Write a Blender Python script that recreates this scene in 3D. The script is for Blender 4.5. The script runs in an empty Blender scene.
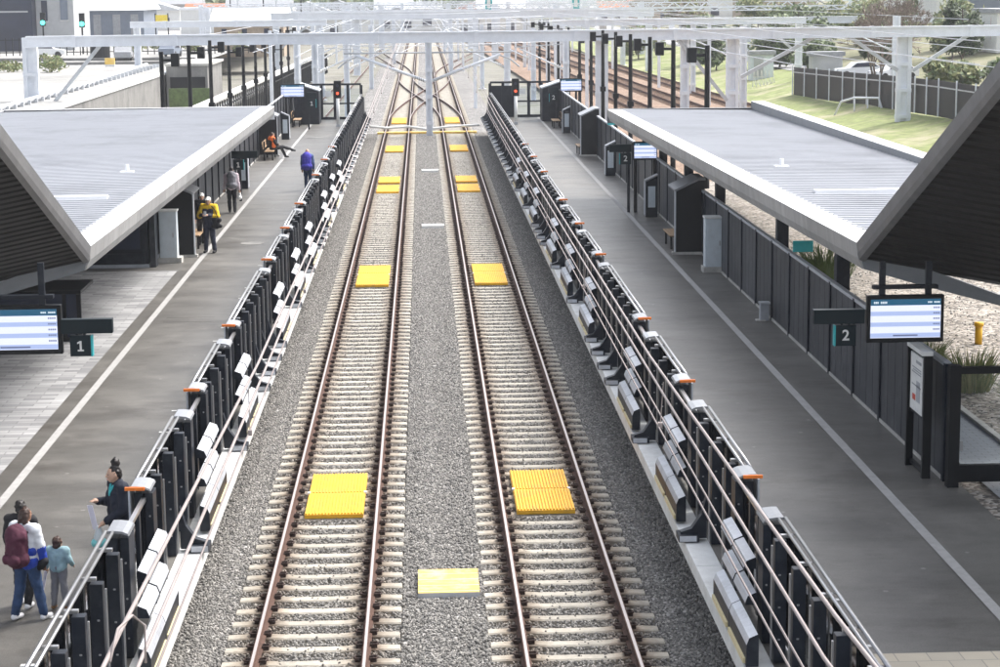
import bpy, bmesh, math, random
from mathutils import Vector, Matrix
from math import sin, cos, pi, radians as R
random.seed(7)
S = bpy.context.scene
COL = S.collection

# ------------------------------------------------------------------ materials
def newmat(name):
    m = bpy.data.materials.new(name); m.use_nodes = True
    return m, m.node_tree, m.node_tree.nodes['Principled BSDF']

def N(nt, typ, **kw):
    n = nt.nodes.new(typ)
    for k, v in kw.items():
        if k.startswith('i_'):
            n.inputs[int(k[2:])].default_value = v
        else:
            setattr(n, k, v)
    return n

def mat(name, col, rough=.6, metal=0., var=.12, scale=6., bump=0., spec=.5, stretch=None, dirt=None, dirt_scale=1.2, dirt_amt=.5, orand=0):
    """Principled surface whose colour wanders a little with object-space noise."""
    m, nt, b = newmat(name)
    L = nt.links.new
    tc = N(nt, 'ShaderNodeTexCoord'); mp = N(nt, 'ShaderNodeMapping')
    geo = N(nt, 'ShaderNodeNewGeometry')
    L(geo.outputs['Position'], mp.inputs['Vector'])
    if stretch: mp.inputs['Scale'].default_value = stretch
    nz = N(nt, 'ShaderNodeTexNoise'); nz.inputs['Scale'].default_value = scale
    nz.inputs['Detail'].default_value = 6; nz.inputs['Roughness'].default_value = .65
    L(mp.outputs[0], nz.inputs['Vector'])
    rp = N(nt, 'ShaderNodeValToRGB')
    rp.color_ramp.elements[0].position = .3; rp.color_ramp.elements[1].position = .7
    c = Vector(col[:3])
    rp.color_ramp.elements[0].color = (*(c * (1 - var)), 1)
    rp.color_ramp.elements[1].color = (*[min(1, x) for x in c * (1 + var)], 1)
    L(nz.outputs['Fac'], rp.inputs['Fac'])
    out = rp.outputs[0]
    if dirt:
        n2 = N(nt, 'ShaderNodeTexNoise'); n2.inputs['Scale'].default_value = dirt_scale
        n2.inputs['Detail'].default_value = 8; n2.inputs['Roughness'].default_value = .7
        L(geo.outputs['Position'], n2.inputs['Vector'])
        r2 = N(nt, 'ShaderNodeValToRGB')
        r2.color_ramp.elements[0].position = .48; r2.color_ramp.elements[1].position = .68
        r2.color_ramp.elements[1].color = (dirt_amt,) * 3 + (1,)
        L(n2.outputs['Fac'], r2.inputs['Fac'])
        mx = N(nt, 'ShaderNodeMix', data_type='RGBA')
        L(r2.outputs[0], mx.inputs['Factor']); L(out, mx.inputs[6]); mx.inputs[7].default_value = (*dirt, 1)
        out = mx.outputs[2]
    if orand:
        oi = N(nt, 'ShaderNodeObjectInfo'); mr = N(nt, 'ShaderNodeMapRange'); mr.inputs[3].default_value = 1 - orand; mr.inputs[4].default_value = 1 + orand * .7
        L(oi.outputs['Random'], mr.inputs[0]); mm = N(nt, 'ShaderNodeMix', data_type='RGBA', blend_type='MULTIPLY'); mm.inputs['Factor'].default_value = 1
        L(out, mm.inputs[6]); L(mr.outputs[0], mm.inputs[7]); out = mm.outputs[2]
    L(out, b.inputs['Base Color'])
    b.inputs['Roughness'].default_value = rough; b.inputs['Metallic'].default_value = metal
    b.inputs['Specular IOR Level'].default_value = spec
    if bump:
        bp = N(nt, 'ShaderNodeBump'); bp.inputs['Strength'].default_value = bump; bp.inputs['Distance'].default_value = .02
        L(nz.outputs['Fac'], bp.inputs['Height']); L(bp.outputs[0], b.inputs['Normal'])
    return m

def emat(name, col, strength):
    m, nt, b = newmat(name)
    b.inputs['Base Color'].default_value = (*[c * .1 for c in col], 1)
    b.inputs['Emission Color'].default_value = (*col, 1); b.inputs['Emission Strength'].default_value = strength
    b.inputs['Roughness'].default_value = .25
    return m

M = {}
M['galv'] = mat('galvanised_steel', (.55, .57, .60), .42, .25, .10, 3., dirt=(.36, .37, .38), dirt_scale=.7, dirt_amt=.5)
M['mast'] = mat('mast_galvanised', (.78, .81, .86), .5, .0, .06, 2., dirt=(.60, .63, .67), dirt_scale=.6, dirt_amt=.5)
M['steel'] = mat('brushed_steel', (.40, .40, .41), .32, .75, .08, 30., stretch=(1, .1, 1))
M['capmetal'] = mat('satin_cap_metal', (.36, .37, .39), .36, .55, .10, 10., orand=.2)
M['boxtop'] = mat('pale_grey_paint', (.50, .52, .56), .42, .1, .08, 9., dirt=(.28, .29, .30), dirt_scale=3, dirt_amt=.5, orand=.22)
M['navy'] = mat('dark_navy_paint', (.011, .015, .024), .45, 0, .25, 5., spec=.28, orand=.2, dirt=(.06, .065, .07), dirt_scale=2.5, dirt_amt=.35)
M['black'] = mat('black_paint', (.008, .009, .011), .45, 0, .2, 5., spec=.28)
M['panel'] = mat('dark_wall_panel', (.034, .038, .047), .42, .05, .3, 2.2, spec=.35, orand=.25, stretch=(3, 3, .35), dirt=(.12, .12, .13), dirt_scale=1.6, dirt_amt=.45)
M['orange'] = mat('orange_paint', (.78, .19, .02), .45, 0, .08)
M['cream'] = mat('cream_rubber', (.72, .62, .36), .6, 0, .12, 12.)
M['conc_white'] = mat('white_coping_concrete', (.72, .73, .72), .75, 0, .08, 4., bump=.1, dirt=(.45, .44, .41), dirt_scale=1.6, dirt_amt=.5)
M['plinth'] = mat('pale_concrete', (.50, .485, .45), .8, 0, .14, 5., bump=.15, dirt=(.30, .29, .27), dirt_scale=2.2, dirt_amt=.6)
M['yellow'] = mat('yellow_grating', (.80, .44, .02), .6, 0, .10, 8., dirt=(.45, .28, .06), dirt_scale=2.2, dirt_amt=.55, orand=.12)
M['paleyellow'] = mat('faded_yellow_board', (.80, .53, .11), .6, 0, .10, 4., stretch=(3, .5, 1), dirt=(.85, .78, .52), dirt_scale=2., dirt_amt=.6)
M['white'] = mat('white_paint', (.78, .78, .76), .55, 0, .05, 6., dirt=(.5, .5, .48), dirt_scale=4., dirt_amt=.35)
M['line'] = mat('worn_line_paint', (.40, .395, .385), .7, 0, .10, 8., dirt=(.30, .30, .29), dirt_scale=5., dirt_amt=.55)
M['railside'] = mat('rusty_rail', (.095, .053, .040), .8, .0, .25, 9., spec=.25, dirt=(.11, .06, .04), dirt_scale=2., dirt_amt=.6)
M['railtop'] = mat('polished_rail', (.50, .45, .43), .42, .55, .08, 3., stretch=(1, .05, 1))
M['clip'] = mat('rusty_clip', (.05, .030, .024), .85, .0, .35, 20.)
M['teal'] = mat('teal_edge', (.03, .42, .45), .4)
M['signdark'] = mat('dark_green_sign', (.007, .016, .021), .5, spec=.28)
M['timber'] = mat('bench_timber', (.40, .27, .16), .6, 0, .25, 14., stretch=(8, 1, 8))
M['cab'] = mat('pale_cabinet_paint', (.62, .68, .72), .45, 0, .06, 4., dirt=(.48, .5, .5), dirt_scale=3., dirt_amt=.4)
M['copper'] = mat('contact_wire', (.30, .26, .25), .6, .15, .12)
M['rust_orange'] = mat('rust', (.3, .13, .06), .8)
M['redlamp'] = emat('red_signal_lamp', (1, .12, .05), .7)
M['greenlamp'] = emat('green_signal_lamp', (.05, 1, .75), 3.)
M['scr_white'] = emat('screen_white', (.72, .76, .95), .48)
M['scr_band'] = emat('screen_band', (.42, .52, .82), .42)
M['scr_head'] = emat('screen_header', (.01, .09, .17), .45)
M['scr_ink'] = emat('screen_ink', (.2, .24, .42), .3)
M['scr_headink'] = emat('screen_header_ink', (.75, .85, .95), .4)

def glass_mat():
    m, nt, b = newmat('clear_glass'); L = nt.links.new
    out = nt.nodes['Material Output']; nt.nodes.remove(b)
    tr = N(nt, 'ShaderNodeBsdfTransparent'); tr.inputs[0].default_value = (.90, .93, .95, 1)
    gl = N(nt, 'ShaderNodeBsdfGlossy'); gl.inputs['Roughness'].default_value = .03
    fr = N(nt, 'ShaderNodeFresnel'); fr.inputs[0].default_value = 1.45
    mx = N(nt, 'ShaderNodeMixShader')
    L(fr.outputs[0], mx.inputs[0]); L(tr.outputs[0], mx.inputs[1]); L(gl.outputs[0], mx.inputs[2]); L(mx.outputs[0], out.inputs[0])
    return m
M['glass'] = glass_mat()

def asphalt():
    m, nt, b = newmat('platform_asphalt'); L = nt.links.new
    geo = N(nt, 'ShaderNodeNewGeometry')
    mp = N(nt, 'ShaderNodeMapping'); mp.inputs['Scale'].default_value = (.45, 1.1, 1); L(geo.outputs['Position'], mp.inputs[0])
    big = N(nt, 'ShaderNodeTexNoise'); big.inputs['Scale'].default_value = .8; big.inputs['Detail'].default_value = 5; big.inputs['Roughness'].default_value = .6
    L(mp.outputs[0], big.inputs['Vector'])
    rp = N(nt, 'ShaderNodeValToRGB'); rp.color_ramp.elements[0].position = .30; rp.color_ramp.elements[1].position = .72
    rp.color_ramp.elements[0].color = (.088, .084, .077, 1); rp.color_ramp.elements[1].color = (.158, .150, .137, 1)
    L(big.outputs['Fac'], rp.inputs[0])
    st = N(nt, 'ShaderNodeTexNoise'); st.inputs['Scale'].default_value = .45; st.inputs['Detail'].default_value = 7; st.inputs['Roughness'].default_value = .68
    L(geo.outputs['Position'], st.inputs['Vector'])
    r2 = N(nt, 'ShaderNodeValToRGB'); r2.color_ramp.elements[0].position = .5; r2.color_ramp.elements[1].position = .75
    L(st.outputs['Fac'], r2.inputs[0])
    mx = N(nt, 'ShaderNodeMix', data_type='RGBA'); L(r2.outputs[0], mx.inputs['Factor']); L(rp.outputs[0], mx.inputs[6]); mx.inputs[7].default_value = (.200, .190, .172, 1)
    vo = N(nt, 'ShaderNodeTexVoronoi'); vo.inputs['Scale'].default_value = 1.3; L(geo.outputs['Position'], vo.inputs['Vector'])
    vr = N(nt, 'ShaderNodeValToRGB'); vr.color_ramp.elements[0].position = .035; vr.color_ramp.elements[0].color = (.8, .8, .8, 1); vr.color_ramp.elements[1].position = .06; vr.color_ramp.elements[1].color = (0, 0, 0, 1); L(vo.outputs['Distance'], vr.inputs[0])
    m5 = N(nt, 'ShaderNodeMix', data_type='RGBA'); L(vr.outputs[0], m5.inputs['Factor']); L(mx.outputs[2], m5.inputs[6]); m5.inputs[7].default_value = (.30, .29, .27, 1); mx = m5
    bl = N(nt, 'ShaderNodeTexNoise'); bl.inputs['Scale'].default_value = 1.1; bl.inputs['Detail'].default_value = 8; bl.inputs['Roughness'].default_value = .72
    mp2 = N(nt, 'ShaderNodeMapping'); mp2.inputs['Scale'].default_value = (.55, 1., 1); mp2.inputs['Location'].default_value = (7, 3, 1); L(geo.outputs['Position'], mp2.inputs[0]); L(mp2.outputs[0], bl.inputs['Vector'])
    r3 = N(nt, 'ShaderNodeValToRGB'); r3.color_ramp.elements[0].position = .52; r3.color_ramp.elements[1].position = .72; r3.color_ramp.elements[1].color = (.75, .75, .75, 1); L(bl.outputs['Fac'], r3.inputs[0])
    m3 = N(nt, 'ShaderNodeMix', data_type='RGBA'); L(r3.outputs[0], m3.inputs['Factor']); L(mx.outputs[2], m3.inputs[6]); m3.inputs[7].default_value = (.050, .042, .035, 1); mx = m3
    jt = N(nt, 'ShaderNodeTexNoise'); jt.inputs['Scale'].default_value = 6.; jt.inputs['Detail'].default_value = 2; L(mp.outputs[0], jt.inputs['Vector'])
    r4 = N(nt, 'ShaderNodeMapRange'); r4.inputs[1].default_value = .35; r4.inputs[2].default_value = .65; r4.inputs[3].default_value = .95; r4.inputs[4].default_value = 1.06; L(jt.outputs['Fac'], r4.inputs[0])
    m4 = N(nt, 'ShaderNodeMix', data_type='RGBA', blend_type='MULTIPLY'); m4.inputs['Factor'].default_value = 1; L(mx.outputs[2], m4.inputs[6]); L(r4.outputs[0], m4.inputs[7]); mx = m4
    fn = N(nt, 'ShaderNodeTexNoise'); fn.inputs['Scale'].default_value = 60; fn.inputs['Detail'].default_value = 3
    L(geo.outputs['Position'], fn.inputs['Vector'])
    m2 = N(nt, 'ShaderNodeMix', data_type='RGBA', blend_type='OVERLAY'); m2.inputs['Factor'].default_value = .6
    L(mx.outputs[2], m2.inputs[6]); L(fn.outputs['Fac'], m2.inputs[7])
    L(m2.outputs[2], b.inputs['Base Color'])
    rr = N(nt, 'ShaderNodeMapRange'); rr.inputs[1].default_value = .3; rr.inputs[2].default_value = .75; rr.inputs[3].default_value = .38; rr.inputs[4].default_value = .55; L(st.outputs['Fac'], rr.inputs[0]); L(rr.outputs[0], b.inputs['Roughness']); b.inputs['Specular IOR Level'].default_value = .6
    bp = N(nt, 'ShaderNodeBump'); bp.inputs['Strength'].default_value = .10; bp.inputs['Distance'].default_value = .01
    L(fn.outputs['Fac'], bp.inputs['Height']); L(bp.outputs[0], b.inputs['Normal'])
    return m
M['asphalt'] = asphalt()

def stones(name, cols, scale, bump=1., dist=.03):
    m, nt, b = newmat(name); L = nt.links.new
    geo = N(nt, 'ShaderNodeNewGeometry')
    v = N(nt, 'ShaderNodeTexVoronoi'); v.inputs['Scale'].default_value = scale
    L(geo.outputs['Position'], v.inputs['Vector'])
    sp = N(nt, 'ShaderNodeSeparateColor'); L(v.outputs['Color'], sp.inputs[0])
    rp = N(nt, 'ShaderNodeValToRGB'); rp.color_ramp.interpolation = 'CONSTANT'
    els = rp.color_ramp.elements
    while len(els) < len(cols): els.new(.5)
    for i, c in enumerate(cols):
        els[i].position = i / len(cols); els[i].color = (*c, 1)
    L(sp.outputs[0], rp.inputs[0])
    pn = N(nt, 'ShaderNodeTexNoise'); pn.inputs['Scale'].default_value = .6; pn.inputs['Detail'].default_value = 4
    L(geo.outputs['Position'], pn.inputs['Vector'])
    mr = N(nt, 'ShaderNodeMapRange'); mr.inputs[1].default_value = .3; mr.inputs[2].default_value = .7; mr.inputs[3].default_value = .8; mr.inputs[4].default_value = 1.2
    L(pn.outputs['Fac'], mr.inputs[0])
    mx = N(nt, 'ShaderNodeMix', data_type='RGBA', blend_type='MULTIPLY'); mx.inputs['Factor'].default_value = 1
    L(rp.outputs[0], mx.inputs[6]); L(mr.outputs[0], mx.inputs[7])
    L(mx.outputs[2], b.inputs['Base Color']); b.inputs['Roughness'].default_value = .85
    bp = N(nt, 'ShaderNodeBump'); bp.inputs['Strength'].default_value = bump; bp.inputs['Distance'].default_value = dist; bp.invert = True
    L(v.outputs['Distance'], bp.inputs['Height']); L(bp.outputs[0], b.inputs['Normal'])
    return m
GREYS = [(.05, .05, .05), (.15, .145, .14), (.24, .23, .22), (.09, .088, .085), (.34, .33, .31), (.20, .19, .18), (.48, .46, .44)]
M['ballast'] = stones('grey_ballast', GREYS, 17)
M['brownballast'] = stones('rusty_ballast', [(.20, .125, .085), (.28, .19, .13), (.16, .10, .07), (.33, .24, .17), (.24, .155, .105)], 9)
M['gravel'] = stones('garden_gravel', [(.24, .21, .175), (.10, .09, .08), (.36, .32, .275), (.16, .14, .12), (.28, .25, .21), (.42, .39, .35)], 12)

def stone_obj_mat():
    m, nt, b = newmat('loose_stone'); L = nt.links.new
    oi = N(nt, 'ShaderNodeObjectInfo')
    rp = N(nt, 'ShaderNodeValToRGB'); els = rp.color_ramp.elements
    els[0].color = (.13, .126, .118, 1); els[1].color = (.52, .495, .455, 1)
    e = els.new(.5); e.color = (.255, .245, .228, 1); e = els.new(.85); e.color = (.37, .352, .325, 1)
    L(oi.outputs['Random'], rp.inputs[0])
    geo = N(nt, 'ShaderNodeNewGeometry'); sx = N(nt, 'ShaderNodeSeparateXYZ'); L(geo.outputs['Position'], sx.inputs[0]); ds = []
    def mth(op, a, v):
        n = N(nt, 'ShaderNodeMath', operation=op); L(a, n.inputs[0])
        if isinstance(v, (int, float)): n.inputs[1].default_value = v
        elif v is not None: L(v, n.inputs[1])
        return n.outputs[0]
    for c in (TL, TR):
        a = mth('ABSOLUTE', mth('SUBTRACT', sx.outputs[0], c), None); ds.append(mth('ABSOLUTE', mth('SUBTRACT', a, .74), None))
    dmin = mth('MINIMUM', ds[0], ds[1]); pn = N(nt, 'ShaderNodeTexNoise'); pn.inputs['Scale'].default_value = 2.5; pn.inputs['Detail'].default_value = 5; L(geo.outputs['Position'], pn.inputs['Vector'])
    dm = mth('MULTIPLY_ADD', pn.outputs['Fac'], .3); dm.node.inputs[2].default_value = 0; dm = mth('ADD', dmin, dm)
    mr = N(nt, 'ShaderNodeMapRange'); mr.inputs[1].default_value = .08; mr.inputs[2].default_value = .62; mr.inputs[3].default_value = .8; mr.inputs[4].default_value = 0; L(dm, mr.inputs[0])
    mx = N(nt, 'ShaderNodeMix', data_type='RGBA', blend_type='MULTIPLY'); L(mr.outputs[0], mx.inputs['Factor']); L(rp.outputs[0], mx.inputs[6]); mx.inputs[7].default_value = (.68, .50, .36, 1)
    L(mx.outputs[2], b.inputs['Base Color']); b.inputs['Roughness'].default_value = .85
    return m
TL, TR = -1.70, 2.07
M['stone'] = stone_obj_mat()

def sleeper_mat():
    """Concrete, rust-stained where the rails sit (stains lie at fixed distances from the rails)."""
    m, nt, b = newmat('sleeper_concrete'); L = nt.links.new
    tc = N(nt, 'ShaderNodeTexCoord'); sx = N(nt, 'ShaderNodeSeparateXYZ'); L(tc.outputs['Object'], sx.inputs[0])
    ab = N(nt, 'ShaderNodeMath', operation='ABSOLUTE'); L(sx.outputs[0], ab.inputs[0])
    su = N(nt, 'ShaderNodeMath', operation='SUBTRACT'); L(ab.outputs[0], su.inputs[0]); su.inputs[1].default_value = .77
    a2 = N(nt, 'ShaderNodeMath', operation='ABSOLUTE'); L(su.outputs[0], a2.inputs[0])
    geo = N(nt, 'ShaderNodeNewGeometry')
    nz = N(nt, 'ShaderNodeTexNoise'); nz.inputs['Scale'].default_value = 7; nz.inputs['Detail'].default_value = 6; nz.inputs['Roughness'].default_value = .7
    L(geo.outputs['Position'], nz.inputs['Vector'])
    ad = N(nt, 'ShaderNodeMath', operation='MULTIPLY_ADD'); L(nz.outputs['Fac'], ad.inputs[0]); ad.inputs[1].default_value = .35; L(a2.outputs[0], ad.inputs[2])
    rp = N(nt, 'ShaderNodeValToRGB'); e = rp.color_ramp.elements
    e[0].position = .25; e[0].color = (.15, .10, .07, 1); e[1].position = .60; e[1].color = (.47, .435, .37, 1)
    x = e.new(.40); x.color = (.33, .28, .22, 1)
    L(ad.outputs[0], rp.inputs[0])
    n2 = N(nt, 'ShaderNodeTexNoise'); n2.inputs['Scale'].default_value = 3; n2.inputs['Detail'].default_value = 8; n2.inputs['Roughness'].default_value = .75
    L(geo.outputs['Position'], n2.inputs['Vector'])
    r2 = N(nt, 'ShaderNodeMapRange'); r2.inputs[1].default_value = .35; r2.inputs[2].default_value = .7; r2.inputs[3].default_value = .70; r2.inputs[4].default_value = 1.14
    L(n2.outputs['Fac'], r2.inputs[0])
    mx = N(nt, 'ShaderNodeMix', data_type='RGBA', blend_type='MULTIPLY'); mx.inputs['Factor'].default_value = 1
    L(rp.outputs[0], mx.inputs[6]); L(r2.outputs[0], mx.inputs[7])
    oi = N(nt, 'ShaderNodeObjectInfo'); m6 = N(nt, 'ShaderNodeMapRange'); m6.inputs[3].default_value = .92; m6.inputs[4].default_value = 1.14; L(oi.outputs['Random'], m6.inputs[0])
    m7 = N(nt, 'ShaderNodeMix', data_type='RGBA', blend_type='MULTIPLY'); m7.inputs['Factor'].default_value = 1; L(mx.outputs[2], m7.inputs[6]); L(m6.outputs[0], m7.inputs[7])
    L(m7.outputs[2], b.inputs['Base Color']); b.inputs['Roughness'].default_value = .85
    return m
M['sleeper'] = sleeper_mat()

def pavers(name, c1, c2, mortar, bw, bh, scale=1.):
    m, nt, b = newmat(name); L = nt.links.new
    geo = N(nt, 'ShaderNodeNewGeometry')
    br = N(nt, 'ShaderNodeTexBrick'); br.inputs['Scale'].default_value = scale
    br.inputs['Color1'].default_value = (*c1, 1); br.inputs['Color2'].default_value = (*c2, 1); br.inputs['Mortar'].default_value = (*mortar, 1)
    br.inputs['Mortar Size'].default_value = .008; br.inputs['Brick Width'].default_value = bw; br.inputs['Row Height'].default_value = bh
    L(geo.outputs['Position'], br.inputs['Vector'])
    nz = N(nt, 'ShaderNodeTexNoise'); nz.inputs['Scale'].default_value = .7; nz.inputs['Detail'].default_value = 6
    L(geo.outputs['Position'], nz.inputs['Vector'])
    mr = N(nt, 'ShaderNodeMapRange'); mr.inputs[1].default_value = .3; mr.inputs[2].default_value = .7; mr.inputs[3].default_value = .82; mr.inputs[4].default_value = 1.12
    L(nz.outputs['Fac'], mr.inputs[0])
    mx = N(nt, 'ShaderNodeMix', data_type='RGBA', blend_type='MULTIPLY'); mx.inputs['Factor'].default_value = 1
    L(br.outputs['Color'], mx.inputs[6]); L(mr.outputs[0], mx.inputs[7]); L(mx.outputs[2], b.inputs['Base Color'])
    b.inputs['Roughness'].default_value = .6
    return m
M['pavers'] = pavers('pale_pavers', (.46, .46, .46), (.25, .25, .255), (.17, .17, .17), .6, .2)
M['tactile'] = pavers('cream_pavers', (.62, .55, .43), (.56, .50, .40), (.38, .34, .28), .4, .4)
M['walk'] = pavers('walkway_slabs', (.36, .38, .41), (.32, .34, .37), (.2, .2, .21), .3, .12)
M['roofwhite'] = mat('white_roof_sheet', (.43, .44, .465), .40, 0., .05, 1.2, stretch=(.3, 2, 1), dirt=(.31, .315, .335), dirt_scale=.35, dirt_amt=.7)
M['roofcap'] = mat('white_roof_flashing', (.80, .81, .83), .45, 0, .03, 2.)
M['fascia'] = mat('fascia_zinc', (.40, .40, .40), .45, .3, .2, 2.2, stretch=(1, 1.4, .25), dirt=(.5, .5, .49), dirt_scale=1.3, dirt_amt=.5, orand=.12)
M['rake_shaded'] = mat('shaded_fascia_zinc', (.165, .165, .17), .5, .2, .12, 2., dirt=(.23, .23, .23), dirt_scale=1., dirt_amt=.5)  # same metal as the fascia, darkened to paint in the wing edge's shade
M['soffit'] = mat('dark_ribbed_soffit', (.013, .0125, .013), .7, .0, .2, 3.)
M['gutter'] = mat('gutter_zinc', (.20, .21, .225), .5, .2, .12, 2.)
M['grass'] = mat('dry_grass', (.21, .245, .085), .9, 0, .35, 1.2, bump=.6, dirt=(.42, .37, .26), dirt_scale=.22, dirt_amt=.95)
M['earth'] = mat('pale_earth', (.22, .21, .18), .9, 0, .2, .5, dirt=(.12, .13, .07), dirt_scale=.2, dirt_amt=.7)
M['scrub'] = mat('scrubby_ground', (.17, .17, .09), .9, 0, .4, .6, bump=.5, dirt=(.28, .25, .19), dirt_scale=.12, dirt_amt=.8)
M['road'] = mat('light_road', (.30, .30, .30), .8, 0, .15, .6)
M['terrace'] = mat('pale_concrete_apron', (.34, .335, .32), .8, 0, .16, .5, dirt=(.20, .20, .185), dirt_scale=.12, dirt_amt=.8)
M['hill'] = mat('wooded_hill', (.055, .08, .035), .9, 0, .5, .12, bump=.6)
M['concwall'] = mat('stained_concrete', (.23, .225, .215), .85, 0, .18, 1.2, stretch=(1, 1, .25), dirt=(.10, .10, .10), dirt_scale=.6, dirt_amt=.7)
M['glassdark'] = mat('dark_tinted_glass', (.014, .02, .045), .35, 0, .3, .6)
M['leaf0'] = mat('leaf_deep', (.022, .045, .012), .6, 0, .4, 3.)
M['leaf1'] = mat('leaf_dark', (.060, .095, .03), .6, 0, .4, 3.)
M['leaf2'] = mat('leaf_mid', (.11, .155, .05), .6, 0, .4, 3.)
M['leaf3'] = mat('leaf_dry', (.20, .21, .08), .7, 0, .3, 3.)
M['twig'] = mat('bare_twig', (.20, .16, .13), .8, 0, .3, 3.)
M['bark'] = mat('bark', (.12, .095, .075), .9, 0, .3, 6.)
M['brick'] = mat('sandy_brick', (.40, .32, .24), .8, 0, .15, 3.)
M['rooftile'] = mat('orange_roof_tile', (.42, .15, .07), .7, 0, .15, 3.)
M['greytile'] = mat('grey_roof_tile', (.30, .31, .33), .6, 0, .15, 3.)
M['bluewall'] = mat('blue_grey_wall', (.16, .19, .24), .6, 0, .1, 1.)
M['greywall'] = mat('grey_wall', (.40, .41, .42), .7, 0, .1, 1.)
M['whitewall'] = mat('white_wall', (.72, .72, .70), .6, 0, .06, 1.)
M['yellowsign'] = mat('yellow_sign', (.80, .62, .06), .5)
M['reds'] = mat('red_paint', (.55, .06, .03), .5)
M['rubber'] = mat('rubber', (.02, .02, .02), .7)
M['carwhite'] = mat('white_car_paint', (.75, .76, .77), .25, 0, .02)
# people
def cloth(n, c, v=.15): return mat(n, c, .85, 0, v, 9., bump=.3)
M['skin'] = mat('skin_light', (.55, .34, .24), .5, 0, .06, 12.)
M['skin_brown'] = mat('skin_brown', (.25, .13, .08), .5, 0, .06, 12.)
M['hair'] = mat('black_hair', (.012, .009, .008), .5, 0, .3, 30.)
M['hair_brown'] = mat('brown_hair', (.045, .022, .015), .5, 0, .3, 30.)
M['hair_sandy'] = mat('sandy_hair', (.20, .12, .07), .5, 0, .3, 30.)
M['blazer'] = cloth('navy_blazer', (.013, .017, .032)); M['jeans'] = cloth('blue_denim', (.025, .055, .13), .3)
M['maroon'] = cloth('maroon_nylon', (.075, .016, .035)); M['jwhite'] = cloth('white_jacket', (.70, .72, .76)); M['jblue'] = cloth('royal_blue', (.02, .06, .42))
M['teeshirt'] = cloth('pale_teal_cotton', (.27, .41, .45)); M['greytrk'] = cloth('grey_marl', (.20, .20, .22)); M['blackcloth'] = cloth('black_cloth', (.015, .015, .018))
M['hiyellow'] = cloth('hi_vis_yellow', (.80, .52, .02)); M['hiorange'] = cloth('hi_vis_orange', (.80, .17, .03)); M['worknavy'] = cloth('work_navy', (.03, .035, .06))
M['palepink'] = cloth('pale_shirt', (.62, .52, .56)); M['purple'] = cloth('blue_purple_nylon', (.07, .06, .45)); M['denimj'] = cloth('faded_denim', (.10, .15, .28), .2)
M['shoe_white'] = cloth('white_shoe', (.78, .78, .80)); M['shoe_brown'] = cloth('brown_shoe', (.20, .10, .04)); M['paper'] = mat('paper', (.72, .70, .82), .7, 0, .02)
M['tealbag'] = mat('teal_plastic', (.20, .58, .60), .35, 0, .1); M['bagclear'] = mat('pale_plastic', (.55, .60, .62), .3, 0, .1); M['brownsh'] = cloth('shoe_tan', (.2, .12, .05))
M['mouth'] = mat('lip', (.35, .12, .10), .5)

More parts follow.
